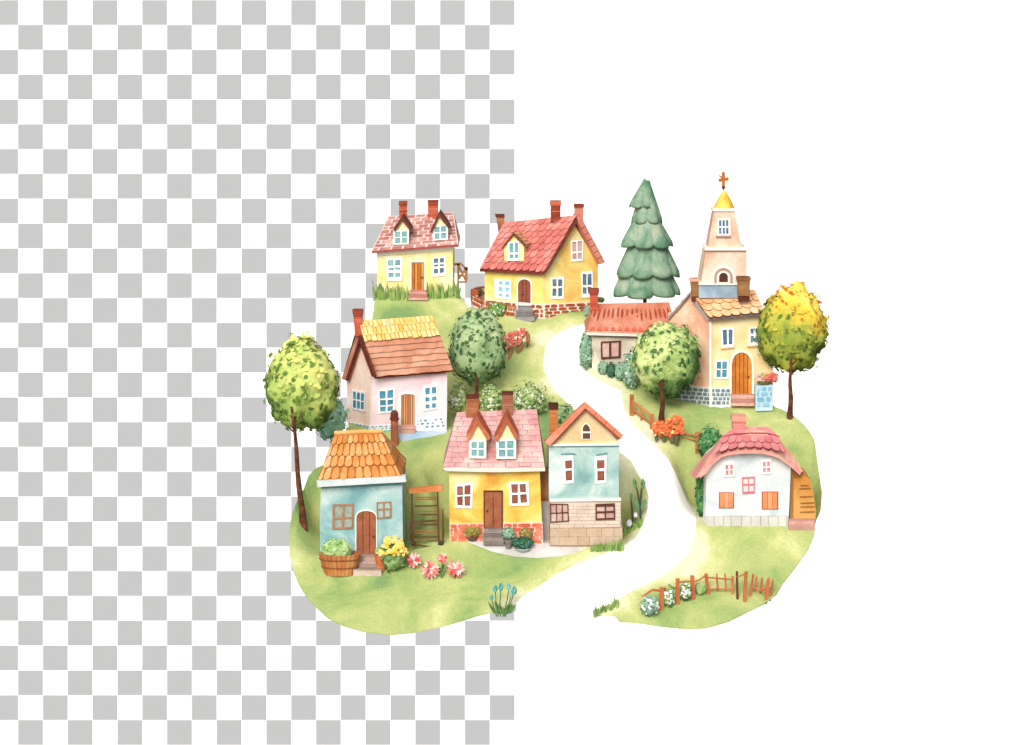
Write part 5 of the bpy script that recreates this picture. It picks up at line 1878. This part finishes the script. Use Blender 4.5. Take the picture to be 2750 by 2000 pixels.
bush('tall_bush', 'seafoam shrub spreading under the left side of the meadow green tree', (1692, 1046), 1674, 944, 1716, 1046, SB, nleaf=340, lsz=.2, seed=8.2, flowers=WF, nf=16, fsz=.07, dark=.15)
bush('round_bush', 'emerald bush at the left corner of the rose roofed white house', (1905, 1230), 1874, 1150, 1938, 1232, DG, nleaf=420, lsz=.22, seed=9.1, dark=.25)
bush('tall_bush', 'narrow dark green shrub hugging the left wall of the white house', (1884, 1388), 1869, 1272, 1900, 1388, DG, nleaf=300, lsz=.2, seed=9.8, dark=.3)
bush('flowering_bush', 'white flowering bush behind the orange house, left of its right chimney', (1318, 1118), 1290, 1040, 1348, 1112, PG, nleaf=620, lsz=.18, seed=10.3, flowers=WF, nf=26, fsz=.075, dark=.12, lump=.5, fr=3.4, ragged=.32, core=.8)
bush('flowering_bush', 'large white flowering bush behind the orange house, right of its right chimney', (1420, 1120), 1380, 1032, 1462, 1116, PG, nleaf=900, lsz=.18, seed=11.4, flowers=WF, nf=44, fsz=.075, dark=.14, stem=True, stemm=STEM, lump=.5, fr=3.4, ragged=.32, core=.8)
bush('flowering_bush', 'faint pale bush with white and coral flowers beside the pink house wall', (1232, 1112), 1204, 1030, 1256, 1108, PG, nleaf=420, lsz=.15, seed=12.2, flowers=[WF], nf=30, fsz=.07, dark=.03, lump=.5, fr=3.4, ragged=.32, core=.8)
bush('round_bush', 'plain sage bush rising behind the left roof edge of the tall blue house', (1516, 1140), 1494, 1086, 1542, 1140, [CO2, LF2, DK2], nleaf=220, lsz=.2, seed=13.7, dark=.06)
bush('flower_bush', 'round bush with yellow flowers on top right of the turquoise cottage steps', (1056, 1533), 1022, 1455, 1092, 1532, [wc('crown_fern', ['#6C8F52', '#86A766', '#A2BF7E', '#BDD298'], wn=.35, wt=.75), wc('leaf_fern', ['#66894E', '#80A261', '#9DBB79'], wn=.25, wt=.85), DK1], nleaf=420, lsz=.17, seed=14.4, cat='bush', dark=.18)
fl_root = bpy.data.objects[[o.name for o in COL.objects if o.name.startswith('flower_bush')][-1]]
B = Vector(fl_root['_w'])
rnd = random.Random(3)
fb = MB()
for i in range(70):
    x, y = rnd.uniform(1022, 1094), rnd.uniform(1442, 1490)
    if ((x - 1057) / 38) ** 2 + ((y - 1478) / 38) ** 2 > 1:
        continue
    dd = sqrt(max(0, 1 - ((x - 1057) / 40) ** 2 - ((y - 1490) / 52) ** 2))
    p = onY(x, y, B.y - .58 * dd)
    blossom(fb, p, Vector((rnd.uniform(-.4, .4), -1, .5)), rnd.uniform(.08, .15), rnd)
fb.build('blossoms', [YF], fl_root)

for k, (x0, y0, x1, y1, lab) in enumerate(((1722, 1600, 1769, 1655, 'bluish white flowering shrub at the left end of the russet fence'), (1781, 1572, 1812, 1630, 'white flowering shrub between the first two posts of the russet fence'), (1826, 1566, 1855, 1613, 'small white flowering shrub between the second and third posts of the russet fence'))):
    bush('fence_shrub', lab, ((x0 + x1) / 2, y1), x0, y0, x1, y1, SB if k == 0 else GB, nleaf=260, lsz=.14, seed=15 + k, flowers=WF, nf=34, fsz=.07, dark=.2, group='shrubs along the russet fence')
bush('fence_shrub', 'faint green plant behind the fourth post of the russet fence', (1882, 1597), 1866, 1562, 1898, 1597, [PG[1], PG[1], GB[1]], nleaf=120, lsz=.13, seed=19, dark=.05, group='shrubs along the russet fence')

# ================================================================== grass tufts
BLD = wc('grass_blade', ['#5B7F42', '#76984F', '#94B262', '#B3C87C'], scale=1.5, wn=.35, wt=.7)


def grass_row(label, x0, y0, x1, y1, n, hmin, hmax, w=.09, seed=1, jy=8, hf=None):
    rnd = random.Random(seed)
    mb = MB()
    bp, hs = [], []
    for i in range(n):
        u = rnd.random()
        x, y = x0 + (x1 - x0) * u, y0 + (y1 - y0) * u + rnd.uniform(-jy, jy)
        p = onH(x, y)
        bp.append(p)
        hs.append(rnd.uniform(hmin, hmax) / pxm(p) * (hf(u) if hf else 1))
    blades(mb, bp, hs, rnd, w)
    o = mb.build('tall_grass', [BLD])
    tag(o, label, 'grass', kind='stuff')
    return o


grass_row('tall pointed grass along the left foot of the pale yellow cottage', 1003, 800, 1098, 805, 60, 22, 50, .13, 1, 5, lambda u: 1.1 - .3 * u)
grass_row('tall pointed grass along the right foot of the pale yellow cottage', 1148, 801, 1232, 799, 44, 22, 52, .12, 2, 2)
grass_row('straw coloured grass in front of the tall house stone base', 1586, 1480, 1676, 1478, 80, 14, 38, .07, 3, 3, lambda u: .5 + .7 * u)
grass_row('dark grass tuft at the right foot of the tall house', 1672, 1436, 1722, 1408, 60, 10, 26, .10, 4, 7)
grass_row('ragged grass fringe where the white path ends at the front', 1596, 1650, 1660, 1628, 46, 10, 26, .10, 5, 5)

# ================================================================== flowers
def flower_plant(label, heads, base, petal, group=None, cat='flower', leaves=5, stemr=.022, hr=.2, name='flower_plant', leafh=.35, petals=14, mat_leaf=None):
    B = onH(*base)
    rnd = random.Random(int(base[0]))
    root = thing(name, label, cat, B, group)
    sb, pb = MB(), MB()
    s = pxm(B)
    for (x, y, r) in heads:
        p = onY(x, y, B.y - .08)
        q = B + Vector((rnd.uniform(-.05, .05), 0, -.1))
        sb.tube([q, q.lerp(p, .5) + Vector((rnd.uniform(-.04, .04), 0, 0)), p], [stemr * 1.3, stemr, stemr], 6)
        R = 1.18 * r / s
        for ring, (k, tilt, sc_) in enumerate(((petals, .15, 1.0), (petals - 2, .5, .8), (5, 1.1, .55))):
            for i in range(k):
                t = 2 * pi * (i + .5 * ring) / k + rnd.uniform(-.15, .15)
                d = Vector((cos(t), -.25 - tilt * .5, sin(t)))
                d.normalize()
                nr = Vector((-cos(t) * .3, -1, -sin(t) * .3 + .3))
                pb.leaf(p + d * R * .5 * sc_, nr, d, R * 1.05 * sc_, R * .25, 0, rnd.random(), bend=.2)
    for i in range(leaves):
        x = rnd.uniform(-.22, .22)
        h_ = leafh * rnd.uniform(.6, 1.1)
        sb.leaf(B + Vector((x * .5, -.05, h_ * .45)), Vector((x, -1, .3)), Vector((x * 1.3, 0, 1)), h_, .09, 0, rnd.random())
    sb.build('stem', [mat_leaf or STEM], root)
    pb.build('bloom', [petal], root)
    return root


g = 'pink lilies on the lawn'
flower_plant('pink and white lily right of the yellow flower bush, leftmost of the four', [(1111, 1503, 20)], (1111, 1526), PF, g, hr=.3)
flower_plant('largest pink and white lily on the lawn, lowest of the four', [(1156, 1528, 24)], (1156, 1552), PF, g)
flower_plant('small pink lily on a tall leafy stem, topmost of the four', [(1189, 1498, 14)], (1186, 1550), PF, g, leafh=.8, leaves=7)
flower_plant('pink lily leaning over the lawn, rightmost of the four', [(1224, 1526, 23)], (1224, 1551), PF, g)
rt = thing('bulb_flowers', 'clump of turquoise bulb flowers on thin stems at the edge of the path', 'flowers', onH(1348, 1649))
B = onH(1348, 1648)
sb, pb = MB(), MB()
rnd = random.Random(9)
for (x, y, bx, r) in ((1320, 1608, 1334, 11), (1330, 1585, 1338, 13), (1345, 1580, 1344, 14), (1367, 1579, 1350, 13), (1381, 1590, 1356, 15), (1373, 1597, 1354, 11)):
    p, q = onY(x, y, B.y), onY(bx, 1650, B.y) - Vector((0, 0, .1))
    sb.tube([q, q.lerp(p, .5) + Vector((.05 if x > 1345 else -.03, 0, .05)), p], [.03, .026, .022], 6)
    R = r / pxm(p)
    for k in range(6):
        t = 2 * pi * k / 6
        d = Vector((cos(t) * .55, sin(t) * .55 - .1, .9))
        pb.leaf(p + d * R * .45, Vector((cos(t), sin(t), .2)), d, R * 1.7, R * .9, 0, rnd.random())
for k in range(14):
    x = 1318 + k * 4.6
    q = onH(min(1380, 1330 + k * 3), 1649)
    h_ = rnd.uniform(.35, .75)
    lean = (k - 6.5) * .055
    sb.leaf(q + Vector((lean * .5, 0, h_ * .45)), Vector((0, -1, .2)), Vector((lean, 0, h_)), h_, .10, 0, rnd.random())
sb.build('stem', [STEM], rt)
pb.build('bloom', [TF], rt)

# tall twig plant right of the tall house
rt = thing('leafy_plant', 'tall dark stemmed plant with paddle leaves right of the tall house', 'plant', onH(1720, 1400))
B = onH(1718, 1402)
sb, lb = MB(), MB()
for pts in ([(1721, 1402), (1719, 1360), (1712, 1320), (1706, 1292)], [(1719, 1352), (1722, 1325), (1725, 1296)], [(1700, 1398), (1697, 1362), (1694, 1335)]):
    sb.tube([onY(x, y + (6 if i == 0 else 0), B.y) for i, (x, y) in enumerate(pts)], [.06, .05, .035, .025][:len(pts)], 7)
for (x, y, ax, ay, L, W) in ((1705, 1298, -.15, 1, .62, .24), (1727, 1300, .1, 1, .6, .26), (1695, 1332, .05, 1, .42, .16), (1729, 1354, .55, 1, .62, .24), (1711, 1352, -.45, 1, .6, .22), (1709, 1366, -.4, 1, .4, .16)):
    p = onY(x, y, B.y - .03)
    lb.leaf(p, Vector((.15, -1, .2)), Vector((ax, 0, ay)), L, W, 0, random.random())
sb.build('stem', [wc('ink_stem', ['#3C4A38', '#4C5A44'])], rt)
lb.build('leaf', [wc('paddle_leaf', ['#557A52', '#6E9464', '#88AA78'], wn=.5, wt=.5)], rt)
g = 'white tulips beside the tall house'
for (x, y, bx, by, r, lab) in ((1690, 1404, 1692, 1428, 11, 'large white tulip at the right foot of the tall house'), (1707, 1382, 1708, 1410, 8, 'smaller white tulip behind the large one near the twig plant')):
    B = onH(bx, by)
    rt = thing('tulip', lab, 'flower', B, g)
    sb, pb = MB(), MB()
    p = onY(x, y, B.y - .05)
    sb.tube([B - Vector((0, 0, .1)), p], [.03, .025], 6)
    R = r / pxm(p)
    for ring in (0, 1):
        for k in range(5):
            t = 2 * pi * (k + .5 * ring) / 5
            d = Vector((cos(t) * .35, sin(t) * .35 - .1, 1))
            pb.leaf(p + Vector((cos(t), sin(t), 0)) * R * (.45 - .15 * ring), Vector((cos(t), sin(t), .15)), d, R * 2.0, R * 1.1, 0, random.random(), bend=.3)
    sb.build('stem', [STEM], rt)
    pb.build('bloom', [wc('tulip_white', ['#ECEAF0', '#F8F6FA', '#FFFFFF'], wn=.4, wt=.6, k=.9)], rt)

# red flower stand on the upper lawn: a mass of red flowers over three curved tapering wooden legs
B = onH(1385, 950)
rt = thing('flower_stand', 'red flowers massed over curved brown tapering legs on the lawn below the yellow house', 'flower stand', B)
mb = MB()
for pts, wd in (([(1356, 922), (1370, 930), (1371, 945), (1365, 969)], .16), ([(1388, 905), (1397, 915), (1396, 930), (1390, 949)], .17), ([(1412, 890), (1418, 900), (1419, 915), (1415, 931)], .12)):
    P = [onY(x, y, B.y) for x, y in pts]
    P[-1] = onH(*pts[-1]) - Vector((0, 0, .05))
    mb.tube(P, [wd * .7, wd, wd * .85, wd * .3], 8)
mb.build('leg', [wc('umber_leg', ['#9A6A48', '#AE7E5A', '#BE9370'])], rt)
fb = MB()
rnd = random.Random(5)
for i in range(120):
    u = rnd.random()
    x = 1350 + 62 * u
    y = 920 - 27 * u + rnd.uniform(-16, 20)
    p = onY(x, y, B.y - .1 + rnd.uniform(-.25, .2))
    blossom(fb, p, Vector((rnd.uniform(-.4, .4), -1, .5)), rnd.uniform(.07, .14), rnd, mi=0 if rnd.random() < .7 else 1)
fb.build('blossoms', [RF, wc('cream_petal', ['#F2DCC0', '#FAEEDC'], k=.88)], rt)

# ================================================================== wooden things
def post(mb, px, yb, yt, w, mi=0, tint=None, lean=0.0, sink=.25, pointed=False, d=None):
    p = onH(px, yb)
    t = onY(px + lean, yt, p.y)
    wv = w
    dd = (d or w)
    lo = p - Vector((0, 0, sink))
    q = [Vector((-wv / 2, -dd / 2, 0)), Vector((wv / 2, -dd / 2, 0)), Vector((wv / 2, dd / 2, 0)), Vector((-wv / 2, dd / 2, 0))]
    tn = random.random() if tint is None else tint
    k = .9
    mb.prism([lo + a for a in q], [t + a * k for a in q], mi, tint=tn)
    if pointed:
        tp = t + Vector((0, 0, w * .9))
        mb.add([t + a * k for a in q] + [tp], [[0, 1, 4], [1, 2, 4], [2, 3, 4], [3, 0, 4]], mi, tn)
    return p, t


def rail(mb, a, b, h=.09, d=.06, mi=0, sag=0.0):
    a, b = Vector(a), Vector(b)
    m = (a + b) / 2 - Vector((0, 0, sag))
    mb.tube([a, m, b], [h / 2] * 3, 7, mi, random.random())


# fence by the path, under the meadow tree
p1 = onH(1697, 1110)
rt = thing('wooden_fence', 'tan post and rail fence climbing beside the path under the meadow green tree', 'fence', p1)
for (x, yb, yt, w) in ((1697, 1112, 1060, .24), (1722, 1128, 1089, .10), (1751, 1148, 1112, .22), (1873, 1205, 1160, .22)):
    mb = MB()
    post(mb, x, yb, yt, w)
    mb.build('post', [WOOD], rt)
yA, yB, yC_ = onH(1697, 1112).y, onH(1751, 1148).y, onH(1873, 1205).y
for (xa, ya, xb, yb, ha, ca, cb) in ((1699, 1078, 1750, 1116, .15, yA, yB), (1699, 1098, 1750, 1136, .12, yA, yB), (1752, 1150, 1872, 1170, .11, yB, yC_), (1752, 1162, 1872, 1182, .10, yB, yC_)):
    mb = MB()
    rail(mb, onY(xa, ya, ca), onY(xb, yb, cb), ha)
    mb.build('rail', [WOOD], rt)
# orange geraniums with their dark pots before the fence
B = onH(1795, 1189)
rt = thing('flower_pot_group', 'vivid orange flowers spilling over a row of dark pots by the tan fence', 'flower pots', B)
rt.name = 'flower_trough'
rt['category'] = 'flower trough'
mb = MB()
for (x, y0, y1, r) in ((1763, 1160, 1180, 7), (1783, 1164, 1182, 8), (1805, 1166, 1186, 9), (1817, 1166, 1191, 10)):
    pc = onY(x, y1, B.y - .05)
    s = pxm(pc)
    R = r / s
    H = (y1 - y0) / s
    mb.lathe(pc, [(R * .6, -.06), (R * .72, H * .3), (R, H), (R * .8, H)], 14, 0, random.random())
mb.build('pot', [wc('olive_pot', ['#5C6044', '#72704E', '#7E5E48'], wn=.4, wt=.6)], rt)
fb, gb = MB(), MB()
rnd = random.Random(11)
for i in range(190):
    x, y = rnd.uniform(1755, 1834), rnd.uniform(1116, 1172)
    e1 = ((x - 1812) / 22) ** 2 + ((y - 1136) / 20) ** 2
    e2 = ((x - 1772) / 18) ** 2 + ((y - 1152) / 22) ** 2
    e3 = ((x - 1805) / 30) ** 2 + ((y - 1158) / 14) ** 2
    if min(e1, e2, e3) > 1:
        continue
    p = onY(x, y, B.y - .1 + rnd.uniform(-.3, .15))
    if rnd.random() < .22:
        gb.leaf(p, Vector((rnd.uniform(-.5, .5), -1, .4)), Vector((rnd.uniform(-1, 1), 0, 1)), .22, .12, 0, rnd.random())
    else:
        blossom(fb, p, Vector((rnd.uniform(-.5, .5), -1, .5)), rnd.uniform(.10, .17), rnd)
fb.build('blossoms', [OF], rt)
gb.build('foliage', [LF1], rt)

# russet fence in the foreground
rt = thing('wooden_fence', 'russet picket and rail fence curving along the front lawn', 'fence', onH(1903, 1592))
PX = [(1777, 1635, 1578, 0.20, 0), (1820, 1619, 1554, 0.19, 0), (1863, 1606, 1546, 0.20, -4), (1904, 1593, 1541, 0.17, -8), (1928, 1585, 1540, .08, -3), (1951, 1585, 1540, .08, -4), (1966, 1594, 1548, .12, 2), (1981, 1607, 1534, .11, -2), (1999, 1613, 1535, .16, 5), (2013, 1600, 1543, .10, 10), (2027, 1587, 1549, .10, 5), (2041, 1592, 1554, .11, 6), (2056, 1608, 1557, .16, 8), (2068, 1600, 1558, .09, 8)]
PT = []
for i, (x, yb, yt, w, ln) in enumerate(PX):
    mb = MB()
    PT.append(post(mb, x, yb, yt, w, lean=ln, tint=(.05 if i in (7,) else None), pointed=i > 8))
    mb.build('post' if i < 9 else 'picket', [WOODR if i != 7 else WOODD], rt)


def rl(i, j, ta, tb, h=.09, sag=0):
    mb = MB()
    a = PT[i][0].lerp(PT[i][1], ta)
    b = PT[j][0].lerp(PT[j][1], tb)
    rail(mb, a - Vector((0, .05, 0)), b - Vector((0, .05, 0)), h, sag=sag)
    mb.build('rail', [WOODR], rt)


e = onY(1724, 1603, PT[0][0].y - .3)
mb = MB()
mb.tube([e, e.lerp(PT[0][1], .5) + Vector((0, 0, .12)), PT[0][1] - Vector((0, 0, .15))], [.05, .06, .06], 7, 0, .4)
mb.build('rail', [WOODR], rt)
rl(0, 1, .92, .62, .08, -.1); rl(1, 2, .88, .78, .09); rl(2, 3, .72, .96, .08, .06); rl(3, 6, .84, .84, .085); rl(3, 6, .22, .30, .08); rl(7, 8, .80, .95, .08); rl(9, 12, .45, .35, .08); rl(11, 13, .30, .55, .07)

# trellis gate right of the pale yellow cottage
B = onH(1228, 776)
rt = thing('garden_trellis', 'small tan lattice trellis at the right wall of the pale yellow cottage', 'trellis', B)
f = Face((0, B.y, 0))
mb = MB()
for pts in ([(1219, 707), (1238, 705), (1256, 722), (1254, 728), (1238, 712), (1219, 713)], [(1228, 708), (1234, 708), (1233, 778), (1228, 778)], [(1247, 718), (1257, 716), (1255, 756), (1248, 760)]):
    fprism(mb, pts, f, .06, .12)
mb.build('frame', [wc('honey_lath', ['#D9935C', '#E8AC78', '#F0C090'], k=1.0)], rt)
mb = MB()
for a, b in (((1233, 716), (1250, 752)), ((1250, 722), (1233, 748)), ((1233, 738), (1250, 742)), ((1234, 757), (1252, 757))):
    mb.tube([f(*a), f(*b)], [.055, .055], 6, 0, .5)
mb.build('lattice', [MATS['honey_lath']], rt)

# low curved garden wall left of the yellow house
rt = thing('stone_wall', 'low curved brown stone wall with pale mortar at the left of the yellow house', 'wall', onH(1290, 815))
mb = MB()
path_ = [(1302, 770, 784), (1284, 772, 790), (1265, 779, 806), (1270, 794, 818), (1290, 805, 828), (1318, 812, 838), (1350, 819, 846), (1384, 826, 858)]
W_ = []
for (x, yt, yb) in path_:
    p = onH(x, min(yb + 1, 850))
    W_.append((p - Vector((0, 0, .3)), onY(x, yt, p.y)))
rnd = random.Random(17)
for i in range(len(W_) - 1):
    (a0, a1), (b0, b1) = W_[i], W_[i + 1]
    d = (b0 - a0); d.z = 0
    nn = Vector((d.y, -d.x, 0)).normalized()
    if nn.y > 0 and i > 1:
        nn = -nn
    mb.prism([a0, b0, b1, a1], -nn * .28, 1)
    q = (a1 + (b1 - a1) * 0, b1, b0 + Vector((0, 0, .3)), a0 + Vector((0, 0, .3)))
    stones(mb, q, 2, 2, nn, 0, rnd=rnd, gap=.16, proud=.05)
    stones(mb, q, 2, 2, -nn, 0, rnd=rnd, gap=.16, proud=.33)
    mb.prism([a1 + nn * .03, b1 + nn * .03, b1 - nn * .3, a1 - nn * .3], Vector((0, 0, .05)), 0, tint=rnd.random())
mb.build('masonry', [ROCK, MORT], rt)

# terracotta pillar in front of the pink house
B = onH(1060, 1193)
rt = thing('brick_pillar', 'tall terracotta garden pillar with dark rounded cap before the pink house', 'pillar', B)
s = pxm(B)
H = (1193 - 1104) / s
mb = MB()
R = .2
prof = []
n = 8
mb.lathe(B - Vector((0, 0, .2)), [(R * 1.05, 0), (R * 1.05, .3), (R, .32), (R * .96, H * .4), (R * .98, H * .42), (R * .93, H * .62), (R * .97, H * .64), (R * .92, H * .86)], 20)
mb.build('shaft', [wc('terracotta', ['#9A5A40', '#B06A4C', '#C07E5E'], scale=1.5)], rt, smooth=False)
mb = MB()
mb.lathe(B + Vector((0, 0, H * .86 - .2)), [(R * .95, 0), (R * 1.15, .02), (R * 1.18, .12), (R * 1.0, .15), (R * .98, .36), (R * .8, .46), (R * .4, .52)], 20)
mb.build('cap', [wc('dark_terracotta', ['#6C3A2A', '#854C38'])], rt)

# slatted rack between the turquoise and orange cottages
B = onH(1146, 1466)
rt = thing('slatted_rack', 'tall dark wooden slatted rack with an orange top bar between the turquoise and orange cottages', 'rack', B)
f = Face((0, B.y, 0))
mb = MB()
fprism(mb, [(1096, 1312), (1190, 1303), (1191, 1319), (1100, 1326)], f, .12, .24)
mb.build('top_bar', [wc('amber_beam', ['#CC7640', '#DB8A52', '#E69E68'])], rt)
for pts in ([(1104, 1325), (1108, 1325), (1112, 1466), (1104, 1466)], [(1173, 1322), (1177, 1322), (1181, 1466), (1176, 1466)]):
    mb = MB()
    fprism(mb, pts, f, .05, .1)
    mb.build('upright', [WOODD], rt)
for (xa, ya, xb, yb, w, mi) in ((1116, 1337, 1174, 1336, 3.2, 1), (1116, 1342, 1172, 1341, 2.2, 1), (1114, 1360, 1175, 1358, 3, 0), (1118, 1374, 1175, 1373, 2.2, 1), (1124, 1383, 1175, 1382, 3, 0), (1104, 1402, 1178, 1398, 4, 0), (1104, 1412, 1178, 1408, 3.4, 0), (1116, 1424, 1178, 1422, 2, 1), (1116, 1431, 1179, 1430, 2.4, 1), (1110, 1443, 1181, 1442, 3, 0), (1110, 1450, 1181, 1449, 2, 1)):
    mb = MB()
    fprism(mb, [(xa, ya - w / 2), (xb, yb - w / 2), (xb, yb + w / 2), (xa, ya + w / 2)], f, .02, .08)
    mb.build('slat', [WOODD if mi == 0 else wc('brown_slat', ['#94633F', '#A8774E'])], rt)
mb = MB()
P_ = [onY(1189, 1366, B.y - .05), onY(1190, 1430, B.y - .05), onY(1189, 1452, B.y - .05), onY(1184, 1464, B.y - .05), onY(1150, 1467, B.y - .05), onY(1112, 1463, B.y - .05), onY(1104, 1450, B.y - .05), onY(1103, 1402, B.y - .05)]
mb.tube(P_, [.03, .045, .06, .05, .03, .05, .05, .04], 7)
mb.build('curved_runner', [WOODD], rt)
mb = MB()
for x in (1110, 1185):
    c = onY(x, 1458, B.y - .06)
    mb.blob(c, .13, .1, .13, lump=.04, nu=14, nv=10)
mb.build('foot', [wc('dark_foot', ['#4A4030', '#5C5240'])], rt)

# barrel planter left of the turquoise cottage door
B = onH(913, 1535)
FCb = B
s = pxm(B)
rt = thing('barrel_planter', 'half barrel planter of orange brown staves with pale green plant left of the arched door', 'planter', B)
R = 55 / s
H = 52 / s
mb = MB()
n = 26
for k in range(n):
    t0, t1 = 2 * pi * k / n + .012, 2 * pi * (k + 1) / n - .012
    tn = random.random()
    prof = [(R * .76, -.12), (R * .84, H * .2), (R * .93, H * .5), (R * 1.0, H * .85), (R * 1.04, H * 1.0)]
    pts = []
    for (r, z) in prof:
        pts.append((B + Vector((r * cos(t0), r * sin(t0) * .55, z)), B + Vector((r * cos(t1), r * sin(t1) * .55, z))))
    for i in range(len(pts) - 1):
        mb.poly([pts[i][0], pts[i][1], pts[i + 1][1], pts[i + 1][0]], 0, tn)
    mb.poly([pts[-1][0], pts[-1][1], B + Vector((R * .9 * cos(t1), R * .5 * sin(t1), H)), B + Vector((R * .9 * cos(t0), R * .5 * sin(t0), H))], 0, tn)
mb.lathe(B, [(R * .72, -.12), (R * .9, H * .5), (R * .92, H * .8)], 26, 1, sq=.55)
mb.build('staves', [wc('stave_wood', ['#B0683A', '#C67C48', '#D8935A', '#E2A670'], scale=1.2, wn=.5, wt=.5), SOIL], rt)
mb = MB()
for (z, r) in ((H * .30, .885), (H * .72, .985)):
    n = 32
    mb.tube([B + Vector((R * r * cos(2 * pi * k / n), R * r * sin(2 * pi * k / n) * .55, z)) for k in range(n + 1)], .035, 6)
mb.build('hoop', [wc('dark_hoop', ['#8A5030', '#9E6240'])], rt)
C = onY(903, 1478, B.y)
cm = crown_mesh(C, 38 / s, 23 / s, 32 / s, 420, .16, random.Random(3), seed=4.4, dark=.06, lump=.25, fr=3)
cm.build('foliage', [wc('crown_mint', ['#8DB868', '#A8CC80', '#C4DE9C', '#DCEBBA'], wn=.35, wt=.75), wc('leaf_mint', ['#82AE62', '#9EC478', '#BDD994', '#D6E8B2'], wn=.25, wt=.85), GB[1]], rt)

# small terracotta pot right of the steps
B = onH(1024, 1528)
rt = thing('plant_pot', 'leaning terracotta pot squeezed between the cottage steps and the yellow flower bush', 'pot', B)
s = pxm(B)
mb = MB()
H = 44 / s
mb.lathe(B - Vector((0, 0, .05)), [(.20, 0), (.26, H * .5), (.32, H * .8), (.34, H * .82), (.34, H), (.27, H), (.25, H * .9)], 20)
mb.build('bowl', [wc('pot_clay', ['#C8683C', '#DA7E4E', '#E59A6C'], scale=1.5)], rt)
cm = crown_mesh(B + Vector((0, 0, H * 1.12)), .3, .28, .22, 90, .14, random.Random(5), seed=7, dark=.1)
cm.build('foliage', PG, rt)


def potted(label, base, x0, x1, ytop, ypot, w, pm, fm, seed, nleaf=160, lsz=.14, flowers=None):
    B = onH(*base)
    s = pxm(B)
    rt = thing('potted_plant', label, 'potted plant', B, 'potted plants before the orange house')
    H = (base[1] - ypot) / s
    R = w / 2 / s
    mb = MB()
    mb.lathe(B - Vector((0, 0, .04)), [(R * .7, 0), (R * .9, H * .7), (R * 1.05, H * .72), (R * 1.05, H), (R * .85, H), (R * .8, H * .9)], 18)
    mb.build('pot', [pm], rt)
    C = onY((x0 + x1) / 2, (ytop + ypot) / 2 + 2, B.y)
    a, h = (x1 - x0) / 2 / s, max(.1, (ypot - ytop) / 2 / s * 1.1)
    cm = crown_mesh(C, a, a * .7, h, nleaf, lsz, random.Random(seed), seed=seed, dark=.2, lump=.3, fr=3, ragged=.2)
    cm.build('foliage', fm, rt)
    if flowers:
        fb = MB()
        r = random.Random(seed)
        for i in range(22):
            p = C + Vector((r.uniform(-a, a) * .9, -a * .7, r.uniform(-h, h) * .9))
            blossom(fb, p, Vector((0, -1, .3)), .06, r)
        fb.build('blossoms', [flowers], rt)
    return rt


MUST = [wc('crown_mustard', ['#7E7A3C', '#A0924A', '#BFA85C', '#D2C07A'], wn=.35, wt=.75), wc('leaf_mustard', ['#7A7638', '#9C8E46', '#BBA458'], wn=.25, wt=.85), DK1]
potted('mustard leaved plant in a dark bowl left of the brown door steps', (1268, 1448), 1245, 1292, 1410, 1437, 34, wc('dark_bowl', ['#6A5546', '#7E6858']), MUST, 3, 200)
potted('sea green plant in a tall grey pot right of the brown door steps', (1366, 1470), 1350, 1380, 1417, 1444, 24, wc('grey_pot', ['#7C746C', '#918980']), SB, 4, 160)
potted('low wide deep teal plant in front of the brick plinth', (1404, 1476), 1376, 1430, 1442, 1468, 42, wc('pale_dish', ['#B2B4B0', '#C6C8C4']), [DG[2], wc('leaf_petrol', ['#3C6E66', '#528478', '#6E9C8E'], wn=.3, wt=.8), DK2], 5, 260)
potted('upright bronze leaved plant behind the low teal plant', (1411, 1462), 1398, 1428, 1418, 1446, 20, MATS['dark_bowl'], [MUST[0], wc('leaf_bronze', ['#8A6A44', '#A0845A', '#6E8A4E'], wn=.3, wt=.8), LF1], 6, 160)

# blue stone flower pedestal right of the church door
B = onH(2052, 1096)
rt = thing('stone_pedestal', 'pale blue stone pedestal with mosaic blocks right of the church steps', 'pedestal', B)
f = Face((0, gy(1909, 1088) - .55, 0))
mb = MB()
fprism(mb, [(2029, 1036), (2075, 1034), (2075, 1102), (2029, 1104)], f, 0, .5, 1)
stones(mb, (f(2030, 1037), f(2074, 1036), f(2074, 1093), f(2030, 1094)), 4, 2, f.n, 0, rnd=random.Random(4), gap=.16, proud=.05)
mb.build('masonry', [wc('azure_stone', ['#6FB0D2', '#90C5DE', '#AFD8E8', '#C6E4EF'], scale=1.5, wn=.4, wt=.65), wc('ice_mortar', ['#BFDFEC', '#D6EBF3'], k=.85)], rt)
C = onY(2052, 1022, f.p0.y + .25)
rt = thing('flower_basket', 'basket of coral red flowers standing on the pale blue pedestal', 'flower basket', onY(2052, 1035, f.p0.y + .25))
mb = MB()
s = pxm(C)
mb.lathe(onY(2052, 1035, f.p0.y + .25), [(.1, 0), (.3, .1), (.42, .28), (.36, .28)], 16)
mb.build('basket', [wc('moss_basket', ['#7C7A4A', '#948E58'])], rt)
fb, gb = MB(), MB()
rnd = random.Random(8)
for i in range(80):
    x = rnd.uniform(2030, 2086)
    y = rnd.uniform(1002, 1028)
    if x < 2060 and rnd.random() < .55:
        gb.leaf(onY(x, y, C.y - .2 + rnd.uniform(-.1, .1)), Vector((0, -1, .3)), Vector((rnd.uniform(-1, 1), 0, 1)), .2, .1, 0, rnd.random())
    elif y < 1024:
        blossom(fb, onY(x, y, C.y - .2 + rnd.uniform(-.1, .2)), Vector((rnd.uniform(-.4, .4), -1, .4)), rnd.uniform(.08, .14), rnd, mi=0 if x > 2055 else 1)
fb.build('blossoms', [RF, wc('blush_petal', ['#EFB2A6', '#F6CCC2'], wn=.4, wt=.6)], rt)
gb.build('foliage', [LF1], rt)
